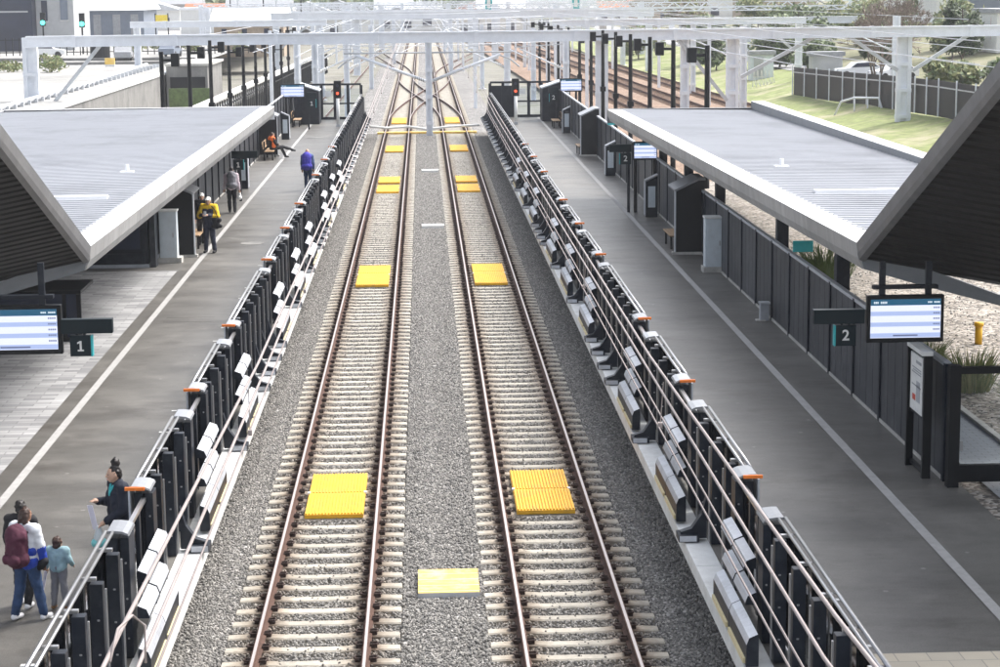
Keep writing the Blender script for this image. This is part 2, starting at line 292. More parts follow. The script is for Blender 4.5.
# ------------------------------------------------------------------ mesh builder
class MB:
    def __init__(s): s.v = []; s.f = []; s.m = []
    def add(s, verts, faces, mi=0):
        o = len(s.v); s.v += [tuple(p) for p in verts]
        for f in faces: s.f.append(tuple(i + o for i in f)); s.m.append(mi)
        return s
    def box(s, x0, x1, y0, y1, z0, z1, mi=0, top=None, ang=0):
        if x0 > x1: x0, x1 = x1, x0
        p = [(x0, y0, z0), (x1, y0, z0), (x1, y1, z0), (x0, y1, z0), (x0, y0, z1), (x1, y0, z1), (x1, y1, z1), (x0, y1, z1)]
        if ang:
            cx, cy = (x0 + x1) / 2, (y0 + y1) / 2; c, n = cos(ang), sin(ang)
            p = [(cx + (a - cx) * c - (b - cy) * n, cy + (a - cx) * n + (b - cy) * c, z) for a, b, z in p]
        o = len(s.v); s.v += p
        for k, f in enumerate(((3, 2, 1, 0), (4, 5, 6, 7), (0, 1, 5, 4), (1, 2, 6, 5), (2, 3, 7, 6), (3, 0, 4, 7))):
            s.f.append(tuple(i + o for i in f)); s.m.append(top if (k == 1 and top is not None) else mi)
        return s
    def prism(s, poly, axis, a, b, mi=0):
        """poly: 2-D outline; extruded along axis from a to b."""
        n = len(poly)
        def P(u, w, t):
            return (t, u, w) if axis == 'x' else (u, t, w) if axis == 'y' else (u, w, t)
        vs = [P(u, w, a) for u, w in poly] + [P(u, w, b) for u, w in poly]
        fs = [tuple(range(n)), tuple(range(2 * n - 1, n - 1, -1))]
        fs += [(i, (i + 1) % n, n + (i + 1) % n, n + i)[::-1] for i in range(n)]
        return s.add(vs, fs, mi)
    def tube(s, pts, r, n=8, mi=0, r2=None):
        pts = [Vector(p) for p in pts]; k = len(pts); rings = []
        for i, p in enumerate(pts):
            d = (pts[min(i + 1, k - 1)] - pts[max(i - 1, 0)]).normalized()
            u = d.cross(Vector((0, 0, 1))) if abs(d.z) < .95 else d.cross(Vector((1, 0, 0)))
            u.normalize(); w = d.cross(u)
            rr = r if r2 is None else r + (r2 - r) * i / (k - 1)
            rings.append([p + (u * cos(2 * pi * j / n) + w * sin(2 * pi * j / n)) * rr for j in range(n)])
        vs = [q for ring in rings for q in ring]; fs = []
        for i in range(k - 1):
            for j in range(n):
                fs.append((i * n + j, i * n + (j + 1) % n, (i + 1) * n + (j + 1) % n, (i + 1) * n + j))
        fs.append(tuple(range(n))[::-1]); fs.append(tuple((k - 1) * n + j for j in range(n)))
        return s.add(vs, fs, mi)
    def bar(s, p, q, w, h, mi=0):
        p, q = Vector(p), Vector(q); d = (q - p).normalized()
        u = d.cross(Vector((0, 0, 1))) if abs(d.z) < .97 else Vector((1, 0, 0))
        u.normalize(); t = u.cross(d)
        vs = [c + u * a * w / 2 + t * b * h / 2 for c in (p, q) for a, b in ((-1, -1), (1, -1), (1, 1), (-1, 1))]
        return s.add(vs, [(3, 2, 1, 0), (4, 5, 6, 7), (0, 1, 5, 4), (1, 2, 6, 5), (2, 3, 7, 6), (3, 0, 4, 7)], mi)
    def ell(s, c, rx, ry, rz, n=12, m=8, mi=0):
        vs = []; fs = []
        for i in range(m + 1):
            a = pi * i / m
            for j in range(n):
                b = 2 * pi * j / n
                vs.append((c[0] + rx * sin(a) * cos(b), c[1] + ry * sin(a) * sin(b), c[2] + rz * cos(a)))
        for i in range(m):
            for j in range(n):
                fs.append((i * n + j, (i + 1) * n + j, (i + 1) * n + (j + 1) % n, i * n + (j + 1) % n))
        return s.add(vs, fs, mi)
    def cap(s, p, q, r, r2=None, n=12):
        """closed tapered capsule"""
        r2 = r if r2 is None else r2
        p, q = Vector(p), Vector(q); d = q - p; L = d.length
        if L < 1e-6: return s.ell(p, r, r, r)
        d /= L; u = d.orthogonal().normalized(); w = d.cross(u); prof = []
        for i in range(5): a = pi / 2 * (1 - i / 4); prof.append((-r * sin(a), r * cos(a)))
        for i in range(5): a = pi / 2 * i / 4; prof.append((L + r2 * sin(a), r2 * cos(a)))
        vs = [p + d * t + (u * cos(2 * pi * j / n) + w * sin(2 * pi * j / n)) * max(k, .0005) for t, k in prof for j in range(n)]
        fs = [(i * n + j, i * n + (j + 1) % n, (i + 1) * n + (j + 1) % n, (i + 1) * n + j) for i in range(len(prof) - 1) for j in range(n)]
        fs.append(tuple(range(n))[::-1]); fs.append(tuple((len(prof) - 1) * n + j for j in range(n)))
        return s.add(vs, fs)
    def build(s, name, mats, parent=None, loc=None, smooth=False, bevel=0):
        me = bpy.data.meshes.new(name); me.from_pydata(s.v, [], s.f)
        for m in (mats if isinstance(mats, (list, tuple)) else [mats]): me.materials.append(M[m] if isinstance(m, str) else m)
        me.polygons.foreach_set('material_index', s.m)
        if smooth: me.polygons.foreach_set('use_smooth', [True] * len(me.polygons))
        me.update()
        o = bpy.data.objects.new(name, me); COL.objects.link(o)
        if parent: o.parent = parent
        if loc: o.location = loc
        if bevel:
            b = o.modifiers.new('bevel', 'BEVEL'); b.width = bevel; b.segments = 2; b.limit_method = 'ANGLE'
        return o

def tag(o, label, cat, group=None, kind=None):
    o['label'] = label; o['category'] = cat
    if group: o['group'] = group
    if kind: o['kind'] = kind
    return o
def thing(name, loc, label, cat, group=None, rz=0):
    o = bpy.data.objects.new(name, None); COL.objects.link(o); o.location = loc; o.rotation_euler = (0, 0, rz)
    o.empty_display_size = .1
    return tag(o, label, cat, group)
def struct(o): o['kind'] = 'structure'; return o
def dup(o, parent=None):
    c = o.copy(); COL.objects.link(c)
    if parent: c.parent = parent
    for ch in list(o.children): dup(ch, c)
    return c
ORD = ['first', 'second', 'third', 'fourth', 'fifth', 'sixth', 'seventh', 'eighth', 'ninth', 'tenth', 'eleventh', 'twelfth', 'thirteenth', 'fourteenth', 'fifteenth', 'sixteenth', 'seventeenth', 'eighteenth']

def textmesh(txt, size, name, m, parent, loc, rx=pi / 2, depth=.004):
    cu = bpy.data.curves.new('t', 'FONT'); cu.body = txt; cu.size = size; cu.extrude = depth; cu.align_x = 'CENTER'; cu.align_y = 'CENTER'
    cu.offset = size * .018
    to = bpy.data.objects.new('t', cu); COL.objects.link(to)
    bpy.context.view_layer.update()
    me = bpy.data.meshes.new_from_object(to.evaluated_get(bpy.context.evaluated_depsgraph_get()))
    bpy.data.objects.remove(to)
    me.name = name; me.materials.clear(); me.materials.append(M[m])
    if txt == '1':
        u = size * .95; me.clear_geometry()
        pl = [(-.20, -.36), (.22, -.36), (.22, -.25), (.08, -.25), (.08, .36), (-.04, .36), (-.22, .27), (-.22, .15), (-.06, .21), (-.06, -.25), (-.20, -.25)]
        n = len(pl); me.from_pydata([(a * u, b * u, z) for z in (-depth, depth) for a, b in pl], [], [tuple(range(n))[::-1], tuple(range(n, 2 * n))] + [(i, (i + 1) % n, n + (i + 1) % n, n + i) for i in range(n)])
    o = bpy.data.objects.new(name, me); COL.objects.link(o); o.parent = parent; o.location = loc; o.rotation_euler = (rx, 0, 0)
    return o

CAMZ = 9.03; PZ = 1.03            # camera height and platform level above the rail tops
TL, TR = -1.70, 2.07              # centres of the two platform tracks
EL, ER = -3.30, 3.72              # platform edges
BL, BR = -3.76, 4.19              # barrier lines

# ------------------------------------------------------------------ ground, terraces
def sheet(name, x0, x1, y0, y1, z, m, thick=0):
    mb = MB()
    if thick: mb.box(x0, x1, y0, y1, z - thick, z)
    else: mb.add([(x0, y0, z), (x1, y0, z), (x1, y1, z), (x0, y1, z)], [(0, 1, 2, 3)])
    return struct(mb.build(name, m))
sheet('ground', -1500, 1500, -60, 3000, -.52, 'earth')

def bed():
    mb = MB(); xs = [-5.2, -4.2, -3.3, -2.97, -2.93, -.47, -.43, 0, .8, .84, 3.30, 3.34, 3.6, 4.5, 5.2]
    zs = [-.28, -.24, -.20, -.21, -.27, -.27, -.21, -.19, -.21, -.27, -.27, -.21, -.20, -.24, -.28]
    ys = [4 + i * 8 for i in range(60)]
    vs = [(x, y, z) for y in ys for x, z in zip(xs, zs)]; n = len(xs)
    fs = [(j * n + i, j * n + i + 1, (j + 1) * n + i + 1, (j + 1) * n + i) for j in range(len(ys) - 1) for i in range(n - 1)]
    return mb.add(vs, fs)
o = bed().build('track_bed', 'ballast'); struct(o)

# loose ballast stones scattered over the bed
def stone_mesh(seed):
    rr = random.Random(seed); bm = bmesh.new(); bmesh.ops.create_icosphere(bm, subdivisions=1, radius=.5)
    for v in bm.verts: v.co = Vector((v.co.x * rr.uniform(.75, 1.1), v.co.y * rr.uniform(.65, 1.), v.co.z * rr.uniform(.55, .9)))
    me = bpy.data.meshes.new('stone'); bm.to_mesh(me); bm.free(); me.materials.append(M['stone'])
    return me
def scatter(name, mb, density, smin, smax, seed, src, label=None):
    """One 'stuff' object whose geometry nodes strew stones over its own sheet."""
    o = mb.build(name, 'stone'); o['kind'] = 'stuff'
    ng = bpy.data.node_groups.new(name, 'GeometryNodeTree')
    ng.interface.new_socket('Geometry', in_out='INPUT', socket_type='NodeSocketGeometry'); ng.interface.new_socket('Geometry', in_out='OUTPUT', socket_type='NodeSocketGeometry')
    gi = ng.nodes.new('NodeGroupInput'); go = ng.nodes.new('NodeGroupOutput'); L = ng.links.new
    di = ng.nodes.new('GeometryNodeDistributePointsOnFaces'); di.inputs['Density'].default_value = density; di.inputs['Seed'].default_value = seed
    L(gi.outputs[0], di.inputs['Mesh'])
    ins = ng.nodes.new('GeometryNodeInstanceOnPoints'); L(di.outputs['Points'], ins.inputs['Points'])
    ob = ng.nodes.new('GeometryNodeObjectInfo'); ob.inputs['Object'].default_value = src
    L(ob.outputs['Geometry'], ins.inputs['Instance']); 
    rv = ng.nodes.new('FunctionNodeRandomValue'); rv.data_type = 'FLOAT_VECTOR'; rv.inputs[1].default_value = (6.28, 6.28, 6.28)
    L(rv.outputs[0], ins.inputs['Rotation'])
    sv = ng.nodes.new('FunctionNodeRandomValue'); sv.data_type = 'FLOAT'; sv.inputs[2].default_value = smin; sv.inputs[3].default_value = smax; sv.inputs['Seed'].default_value = 5
    L(sv.outputs[1], ins.inputs['Scale']); L(ins.outputs[0], go.inputs[0])
    md = o.modifiers.new('scatter', 'NODES'); md.node_group = ng
    return o
# source stones, buried out of sight under the ground
src = bpy.data.objects.new('stone', stone_mesh(3)); COL.objects.link(src); src.location = (0, 40, -3); src.scale = (.05,) * 3; src['kind'] = 'stuff'
def strip(x0, x1, y0, y1, z): return MB().add([(x0, y0, z), (x1, y0, z), (x1, y1, z), (x0, y1, z)], [(0, 1, 2, 3)])
mb = MB()
for x0, x1, z in ((-4.2, -2.97, -.20), (-.43, .82, -.185), (3.34, 4.5, -.20)):
    mb.add([(x0, 21, z), (x1, 21, z), (x1, 132, z), (x0, 132, z)], [(0, 1, 2, 3)])
scatter('ballast_stones', mb, 620, .028, .062, 1, src)
mb = MB()
for k in range(180):
    y = 21.1 + .6 * k - .155 + .012
    for c in (TL, TR): mb.add([(c - 1.3, y + .0, -.198), (c + 1.3, y + .0, -.198), (c + 1.3, y + .29, -.198), (c - 1.3, y + .29, -.198)], [(0, 1, 2, 3)])
scatter('crib_stones', mb, 560, .028, .06, 2, src)

mb = MB()
for c in (TL, TR): mb.add([(c - .62, 21, -.182), (c + .62, 21, -.182), (c + .62, 110, -.182), (c - .62, 110, -.182)], [(0, 1, 2, 3)])
stray = scatter('stray_stones', mb, 26, .025, .05, 9, src)
# ------------------------------------------------------------------ tracks
def rail_mb(path, n0=1):
    """flat-bottomed rail swept along a path of (x, y); head top at z = 0"""
    prof = [(-.07, -.165), (.07, -.165), (.07, -.15), (.012, -.13), (.012, -.045), (.036, -.035), (.036, -.010), (.021, 0), (-.021, 0), (-.036, -.010), (-.036, -.035), (-.012, -.045), (-.012, -.13), (-.07, -.15)]
    mb = MB(); n = len(prof); k = len(path)
    vs = []
    for i, (x, y) in enumerate(path):
        a, b = path[max(i - 1, 0)], path[min(i + 1, k - 1)]
        d = Vector((b[0] - a[0], b[1] - a[1])).normalized()
        for u, z in prof: vs.append((x + d.y * u, y - d.x * u, z))
    mb.v = vs
    for i in range(k - 1):
        for j in range(n):
            mb.f.append((i * n + j, i * n + (j + 1) % n, (i + 1) * n + (j + 1) % n, (i + 1) * n + j)); mb.m.append(1 if j == 7 else 0)
    return mb
def sleeper_mb():
    mb = MB(); L, w = 1.25, .112
    pr = [(-L, -.19), (-.45, -.215), (.45, -.215), (L, -.19)]
    # raised rail seats and a slightly sunk middle
    xs = [-1.25, -1.24, -.95, -.60, -.40, .40, .60, .95, 1.24, 1.25]; zt = [-.20, -.178, -.168, -.168, -.185, -.185, -.168, -.168, -.178, -.20]
    n = len(xs); vs = []
    for x, z in zip(xs, zt): vs += [(x, -w, -.34), (x, -w, z - .02), (x, -w + .025, z), (x, w - .025, z), (x, w, z - .02), (x, w, -.34)]
    fs = [(i * 6 + j, i * 6 + j + 1, (i + 1) * 6 + j + 1, (i + 1) * 6 + j)[::-1] for i in range(n - 1) for j in range(5)]
    fs += [tuple(range(6)), tuple((n - 1) * 6 + j for j in range(6))[::-1]]
    return mb.add(vs, fs)
def clip_mb(s):
    mb = MB(); mb.box(.045 * s, .15 * s, -.075, .075, -.172, -.135); mb.tube([(.05 * s, -.05, -.125), (.14 * s, -.06, -.12), (.165 * s, 0, -.125), (.14 * s, .06, -.12), (.05 * s, .05, -.125)], .016, 6)
    return mb
def track(cx, label, y0, y1):
    t = thing('railway_track', (cx, y0, 0), label, 'railway track', 'railway tracks between the platforms')
    for s in (-1, 1):
        rail_mb([(s * .7675, y * 1.) for y in [0, 30, 60, 90, 140, 200, y1 - y0]]).build('rail', ['railside', 'railtop'], t)
    sl0 = sleeper_mb().build('sleeper', 'sleeper', t, (0, .3, 0))
    for s in (-1, 1):
        for q in (-1, 1):
            clip_mb(q).build('rail_clip', 'clip', sl0, (s * .7675, 0, 0))
    for i in range(1, 100):
        c = dup(sl0, t); c.location = (random.uniform(-.012, .012), .3 + .6 * i, random.uniform(-.006, .004)); c.rotation_euler.z = random.uniform(-.006, .006)
    mb = MB(); base = sleeper_mb()
    for i in range(100, int((y1 - y0) / .6)):
        mb.add([(a, b + .3 + .6 * i, c) for a, b, c in base.v], base.f)
    o = mb.build('sleepers', 'sleeper', t); o['kind'] = 'stuff'
    mb = MB()
    for i in range(100, int((y1 - y0) / .6)):
        y = .3 + .6 * i
        for s in (-.7675, .7675):
            mb.box(s - .16, s - .045, y - .075, y + .075, -.172, -.118); mb.box(s + .045, s + .16, y - .075, y + .075, -.172, -.118)
    o = mb.build('rail_clips', 'clip', t); o['kind'] = 'stuff'
    return t
track(TL, 'left railway track with rusty rails beside the platform one barrier', 20.5, 430)
track(TR, 'right railway track with rusty rails beside the platform two barrier', 20.5, 430)

def scurve(xa, xb, ya, yb, n=24):
    return [(xa + (xb - xa) * (3 * t * t - 2 * t ** 3), ya + (yb - ya) * t) for t in [i / n for i in range(n + 1)]]
def crossover(xa, xb, ya, yb, label):
    t = thing('crossover_track', (0, 0, .003), label, 'crossover', 'scissors crossover rails')
    for s in (-.7675, .7675):
        rail_mb([(x + s, y) for x, y in scurve(xa, xb, ya, yb)]).build('rail', ['railside', 'railtop'], t)
crossover(TL, TR, 142, 214, 'curved crossover rails running from the left track over to the right track')
crossover(TR, TL, 142, 214, 'curved crossover rails running from the right track over to the left track')
crossover(TR, 9.5, 215, 330, 'curved turnout rails leaving the right track towards the far right')
crossover(TL, -7.4, 215, 330, 'curved turnout rails leaving the left track towards the far left')
# more siding rails at far left
t = thing('siding_track', (0, 0, 0), 'rusty siding rails behind the far end of the left platform', 'railway track', 'railway tracks outside the platforms')
for s in (-.7675, .7675): rail_mb([(-8.0 + s, 150), (-7.4 + s, 240), (-7.2 + s, 430)]).build('rail', ['railside', 'railtop'], t)
# running lines at right on rusty ballast
mb = MB(); 
mb.add([(12, 90, -.24), (30, 90, -.24), (25, 200, -.24), (20.5, 430, -.24), (7.5, 430, -.24), (11, 200, -.24)], [(0, 1, 2, 3, 4, 5)]); struct(mb.build('rusty_track_bed', 'brownballast'))
for k, (xa, lab) in enumerate(((17.0, 'rusty running line nearest to the right platform poles'), (21.2, 'rusty running line in the middle of the right hand tracks'), (25.3, 'rusty running line along the grass bank at right'))):
    t = thing('railway_track', (0, 0, .02), lab, 'railway track', 'railway tracks outside the platforms')
    sh = -.024
    for s in (-.7675, .7675):
        rail_mb([(xa + s + sh * (y - 150), y) for y in (95, 150, 220, 300, 430)]).build('rail', ['railside', 'railside'], t)
    mb = MB()
    for i in range(480):
        y = 96 + .7 * i; x = xa + sh * (y - 150); mb.box(x - 1.25, x + 1.25, y - .12, y + .12, -.35, -.215)
    o = mb.build('sleepers', 'brownballast', t); o['kind'] = 'stuff'
# rusted cross channel and cable crossing by the centre mast
mb = MB(); mb.box(-3.0, 3.5, 131.2, 131.8, -.2, -.05); tag(mb.build('cable_trough', 'paleyellow'), 'pale yellow cable trough laid across both tracks by the centre mast', 'cable trough')
mb = MB(); mb.tube([(-3.4, 129, .5), (-2.4, 131, .25), (-.9, 130.5, .35), (.3, 131, .12), (1.4, 130.4, .3), (2.7, 131.4, .3), (3.6, 129, .5)], .08, 8)
tag(mb.build('cable_duct', 'white', smooth=True), 'white curved cable duct looping over both tracks at the centre mast', 'cable duct')

# yellow grating plates
def plate(xa, xb, y0, y1, label, split=None, m='yellow', h=.02, z=-.10):
    mb = MB(); r = random.Random(int(y0 * 10)); L = y1 - y0; n = max(6, int((xb - xa) / .055))
    mb.box(xa, xb, y0, y1, z - .07, z)
    segs = [(y0 + .02, y1 - .02)] if not split else [(y0 + .02, split - .03), (split + .03, y1 - .02)]
    for a, b in segs:
        for i in range(n):
            x = xa + (xb - xa) * (i + .5) / n; mb.box(x - .014, x + .014, a, b, z, z + .022)
    mb.box(xa - .02, xa + .03, (y0 + y1) / 2 - .05, (y0 + y1) / 2 + .05, z, z + .03, 1); mb.box(xb - .03, xb + .02, (y0 + y1) / 2 - .05, (y0 + y1) / 2 + .05, z, z + .03, 1)
    return tag(mb.build('track_plate', [m, 'white']), label, 'track plate', 'yellow plates between the rails')
for cx, side in ((TL, 'left'), (TR, 'right')):
    x0, x1 = cx - .52, cx + .52
    plate(x0, x1, 34.5, 37.5, f'large ribbed yellow plate nearest the viewer on the {side} track', 36.0)
    plate(x0, x1, 62.6, 67.1, f'ribbed yellow plate halfway along the platforms on the {side} track', 65.2)
    plate(x0, x1, 92.3, 95.6, f'nearer of two yellow plates close together on the {side} track')
    plate(x0, x1, 96.9, 99.9, f'farther of two yellow plates close together on the {side} track')
    plate(x0, x1, 116., 120.2, f'small yellow plate just before the cable trough on the {side} track')
    plate(x0, x1, 141., 147, f'yellow plate beyond the centre mast on the {side} track')
mb = MB(); mb.box(-.20, .75, 29.68, 30.95, -.20, -.10, 1, top=0)
for i in range(4): mb.box(-.20, .75, 29.74 + .31 * i, 29.76 + .31 * i, -.10, -.096, 1)
tag(mb.build('walkway_board', ['paleyellow', 'galv']), 'pale yellow board lying on the ballast between the two tracks', 'board')
for y, lab in ((78.3, 'white marker board between the tracks, nearer of the two'), (103., 'white marker board between the tracks, farther of the two')):
    mb = MB(); mb.box(-.12, .76, y, y + .6, -.19, -.07); tag(mb.build('marker_board', 'white'), lab, 'marker board', 'white boards between the tracks')

# ------------------------------------------------------------------ platforms
Y0P, Y1P = 6, 129
def platform(side):
    e, out = (ER, 8.55) if side > 0 else (EL, -8.3)
    nm = 'platform_right' if side > 0 else 'platform_left'
    mb = MB(); a, b = (e + .36 * side, 8.62) if side > 0 else (-22, e + .36 * side)
    mb.box(a, b, Y0P, Y1P, PZ - .3, PZ)
    struct(mb.build(nm, 'asphalt'))
    # cantilevered concrete edge with a recessed wall below
    mb = MB(); x0, x1 = sorted((e, e + .36 * side))
    y = Y0P
    while y < Y1P:
        mb.box(x0, x1, y, min(y + 2.985, Y1P), PZ - .22, PZ + .006); y += 3
    struct(mb.build('platform_edge', 'conc_white', bevel=.012))
    mb = MB(); x0, x1 = sorted((e + .75 * side, e + 1.0 * side)); mb.box(x0, x1, Y0P, Y1P, -.6, PZ - .29); struct(mb.build('platform_wall', 'concwall'))
platform(1); platform(-1)
sheet('paving', -22, -7.26, Y0P, 58.4, PZ + .004, 'pavers')
sheet('tactile_paving', 5.0, 8.3, 8, 23.1, PZ + .004, 'tactile')
sheet('platform_line_left', -6.93, -6.78, Y0P, 128, PZ + .008, 'line')
sheet('platform_line_right', 7.24, 7.40, 23.1, 128, PZ + .008, 'line')

# ------------------------------------------------------------------ barriers
ZT = 1.62      # top of barrier above the platform
def mkgate(s):
    """gate bay: near cabinet, gate leaf, far cabinet with orange lip, equipment boxes on the track side; local y 0..2.65, +x*s is the platform side"""
    t = thing('platform_gate', (0, 0, 0), 'x', 'platform gate')
    def bx(mb, a, b, *r, **k): return mb.box(a * s, b * s, *r, **k)
    for y in (0, 2.2):
        mb = MB(); bx(mb, -.12, -.015, y + .06, y + .40, .01, ZT - .10); bx(mb, .015, .13, y + .06, y + .40, .01, ZT - .10); bx(mb, -.02, .02, y + .12, y + .34, .01, ZT - .12)
        for zz in (.25, .75, 1.2): bx(mb, -.085, -.06, y + .045, y + .06, zz, zz + .025, mi=1)
        mb.build('cabinet', ['navy', 'steel'], t, bevel=.008)
        # rounded cap, higher towards the platform
        pr = [(-.135, -.055), (-.12, -.022), (-.06, .004), (.04, .016), (.12, .016), (.135, .0), (.135, -.02), (.04, -.016), (-.06, -.026)]
        if y: pr = [(u + .03, w) for u, w in pr]
        mb = MB().prism([(u * s, w + ZT) for u, w in pr], 'y', y - .02, y + .50); mb.build('cap', 'capmetal', t)
        if y:
            mb = MB(); bx(mb, -.03, .23, y - .06, y - .022, ZT - .035, ZT + .012); mb.build('orange_lip', 'orange', t, bevel=.006)
            mb = MB(); bx(mb, .165, .19, y - .04, y + .42, .25, ZT - .05); mb.build('end_panel', 'boxtop', t)
    mb = MB()
    bx(mb, -.005, .005, .42, 2.2, .12, ZT - .2); mb.build('gate_glass', 'glass', t)
    mb = MB(); bx(mb, -.03, .03, .40, 2.24, ZT - .20, ZT - .15, mi=0); bx(mb, -.02, .02, .40, 2.24, .08, .14, mi=1)
    for y in (.95, 1.55): bx(mb, -.035, .035, y, y + .12, .08, ZT - .2, mi=1)
    mb.build('gate_frame', ['steel', 'navy'], t)
    def ebox(y0, y1, x, w, zb, zt, name='equipment_box', strip=False):
        mb = MB(); pr = [(x - w * .55, zb), (x - w * .55, zt - .10), (x - w * .32, zt - .015), (x + w * .42, zt + .03), (x + w * .5, zt), (x + w * .5, zb)]
        n = len(pr); P = [(u * s, z) for u, z in pr]
        vs = [(u, y0, z) for u, z in P] + [(u, y1, z) for u, z in P]
        fs = [tuple(range(n)), tuple(range(n, 2 * n))[::-1]] + [(i, (i + 1) % n, n + (i + 1) % n, n + i)[::-1] for i in range(n)]
        mi = [1, 1] + [1, 0, 0, 0, 1, 1]
        for f, k in zip(fs, mi): mb.add([vs[i] for i in f], [tuple(range(len(f)))], k)
        b = mb.build(name, ['boxtop', 'navy'], t)
        if strip:
            m2 = MB(); bx(m2, x - w * .55 - .03, x - w * .55, y0 + .08, y1 - .08, zb + .02, zb + .085); m2.build('bumper_strip', 'cream', b)
    for k in (0, 1):
        ebox(.25 + k * 1.0, 1.19 + k * 1.0, -.24, .15, .91, 1.03)
        ebox(.15 + k * 1.0, 1.09 + k * 1.0, -.24, .14, .48, .61)
        ebox(-.9 + k * 1.37, .45 + k * 1.37, -.39, .14, .05, .42, strip=(k == 0 or True))
    return t
def mkscreen(s, L, feet, gap=1.25):
    """fixed glazed screen with double handrail, local y 0..L"""
    t = thing('barrier_screen', (0, 0, 0), 'x', 'platform screen')
    mb = MB()
    for x, r, z in ((.145, .024, ZT), (.06, .020, ZT - .005)): mb.tube([(x * s, .0, z), (x * s, L * .5, z), (x * s, L, z)], r, 10)
    mb.build('handrail', 'steel', t, smooth=True)
    n = max(1, round(L / gap)); g = L / n
    for i in range(n):
        y = g * (i + .5) - .1
        mb = MB(); mb.box(-.10 * s, .045 * s, y + .02, y + .17, .01, ZT - .10); mb.box(-.03 * s, .17 * s, y + .04, y + .10, ZT - .07, ZT - .028, 1)
        mb.box(-.145 * s, -.122 * s, y + .02, y + .05, .05, ZT - .15, 1)
        for zz in (.3, .7, 1.1): mb.box(-.06 * s, -.03 * s, y - .012, y, zz, zz + .022, 1)
        mb.build('post', ['navy', 'steel'], t, bevel=.006)
    mb = MB(); mb.box(.012 * s + .08 * s, .02 * s + .08 * s, .02, L - .02, .14, ZT - .06); mb.build('glass_panel', 'glass', t)
    mb = MB(); mb.box(.055 * s, .12 * s, .0, L, .05, .12); mb.build('base_rail', 'steel', t)
    for i in range(feet):
        y = L * (i + .6) / (feet + .2) if feet > 1 else L * .55
        mb = MB(); mb.prism([(-.14 * s, .68), (-.14 * s, .05), (-.52 * s, .05), (-.52 * s, .15), (-.36 * s, .20), (-.22 * s, .40)], 'y', y - .07, y + .07)
        mb.box(-.56 * s, -.26 * s, y - .17, y + .17, .02, .12, 0)
        mb.box(-.55 * s, -.30 * s, y - .176, y - .17, .03, .115, 1)
        mb.build('support_foot', ['navy', 'boxtop'], t, bevel=.012)
    return t
STARTS = [23.5, 30.1, 36.5]
GY = [a + 22.75 * k for k in range(3) for a in STARTS]
SCR = []
prev = 17.6
for g in GY:
    SCR.append((prev, g)); prev = g + 2.65
SCR += [(prev, 82.), (82., 90.), (90., 98.), (98., 106.), (106., 114.), (114., 122.), (122., 127.)]
for s, bx, pl in ((-1, BL, 'left'), (1, BR, 'right')):
    g0 = mkgate(s)
    for i, y in enumerate(GY):
        o = g0 if i == 0 else dup(g0)
        o.location = (bx, y, PZ)
        o['label'] = f'orange lipped gate bay, {ORD[i]} from the viewer on the {pl} platform barrier'; o['group'] = 'gate bays along the platform edges'
    cache = {}
    for i, (a, b) in enumerate(SCR):
        L = round(b - a, 2); feet = 0 if i == 0 else 1 if L < 5 else 4 if L < 7.9 else 3; far = a > 70
        if L not in cache: cache[L] = mkscreen(s, L, feet, 2.0 if far else 1.25); o = cache[L]
        else: o = dup(cache[L])
        o.location = (bx, a, PZ); o['group'] = 'glazed screens along the platform edges'
        o['label'] = f'glazed handrail screen, {ORD[i]} from the viewer on the {pl} platform barrier'
        if i == 0:
            mb = MB(); mb.box(-.16 * s, .20 * s, -.12, .02, 0, ZT - .12); mb.build('end_post', 'navy', o); 
    for y in GY:
        for q in (.05, 1.95):
            pass
    mb = MB()
    for y in GY:
        for q in (-.15, 1.75):
            mb.box(s * (abs(bx) + .16), s * (abs(bx) + 1.22), y + q, y + q + .085, PZ + .004, PZ + .010)
    struct(mb.build(f'door_ticks_{pl}', 'white'))

# ------------------------------------------------------------------ overhead wires
def wire(pts, r, label, group='overhead wires above the platform tracks', m='copper'):
    mb = MB().tube(pts, r, 6); return tag(mb.build('overhead_wire', m, smooth=True), label, 'overhead wire', group)
def cat(x, z0, z1, sag, y0=5, y1=129, n=24):
    return [(x + (y - y0) * 0, y, z0 + (z1 - z0) * t - sag * 4 * t * (1 - t)) for t in [i / n for i in range(n + 1)] for y in [y0 + (y1 - y0) * t]]
for x, dx, lab in ((-1.66, .05, 'left'), (2.25, -.08, 'right')):
    wire([(x, 8, 5.70), (x - .03, 10.5, 5.62), (x - .02, 19.6, 5.40), (x, 60, 5.36), (x + .05, 129, 5.75)], .014, f'upper steel wire over the {lab} track, {"left" if dx > 0 else "right"} one of its pair')
    wire([(x + dx + .02, 8, 5.50), (x + dx - .01, 10.5, 5.38), (x + dx, 19.6, 5.34), (x + dx, 60, 5.32), (x + dx + .05, 129, 5.72)], .013, f'upper steel wire over the {lab} track, {"right" if dx > 0 else "left"} one of its pair')
    cx = x - (.02 if lab == 'left' else .05)
    wire([(cx - .02, 8, 4.93), (cx, 60, 4.92), (cx, 129, 4.92)], .009, f'lower contact wire over the {lab} track, left one of its pair')
    if lab == 'right':
        wire([(cx + .055, 8, 4.95), (cx + .055, 60, 4.93), (cx + .05, 129, 4.92)], .009, f'lower contact wire over the {lab} track, right one of its pair')
    for k, y in enumerate((18.5, 27.5, 36, 46, 57, 69, 82, 96, 110)):
        mb = MB().tube([(x - .02, y, 5.36 + .3 * max(0, (y - 60) / 69)), (cx, y, 4.93)], .005, 5); mb.box(cx - .02, cx + .02, y - .03, y + .03, 4.92, 4.97)
        tag(mb.build('dropper', 'copper'), f'{ORD[k]} thin vertical dropper from the viewer on the {lab} track wires', 'dropper', 'droppers hanging on the overhead wires')
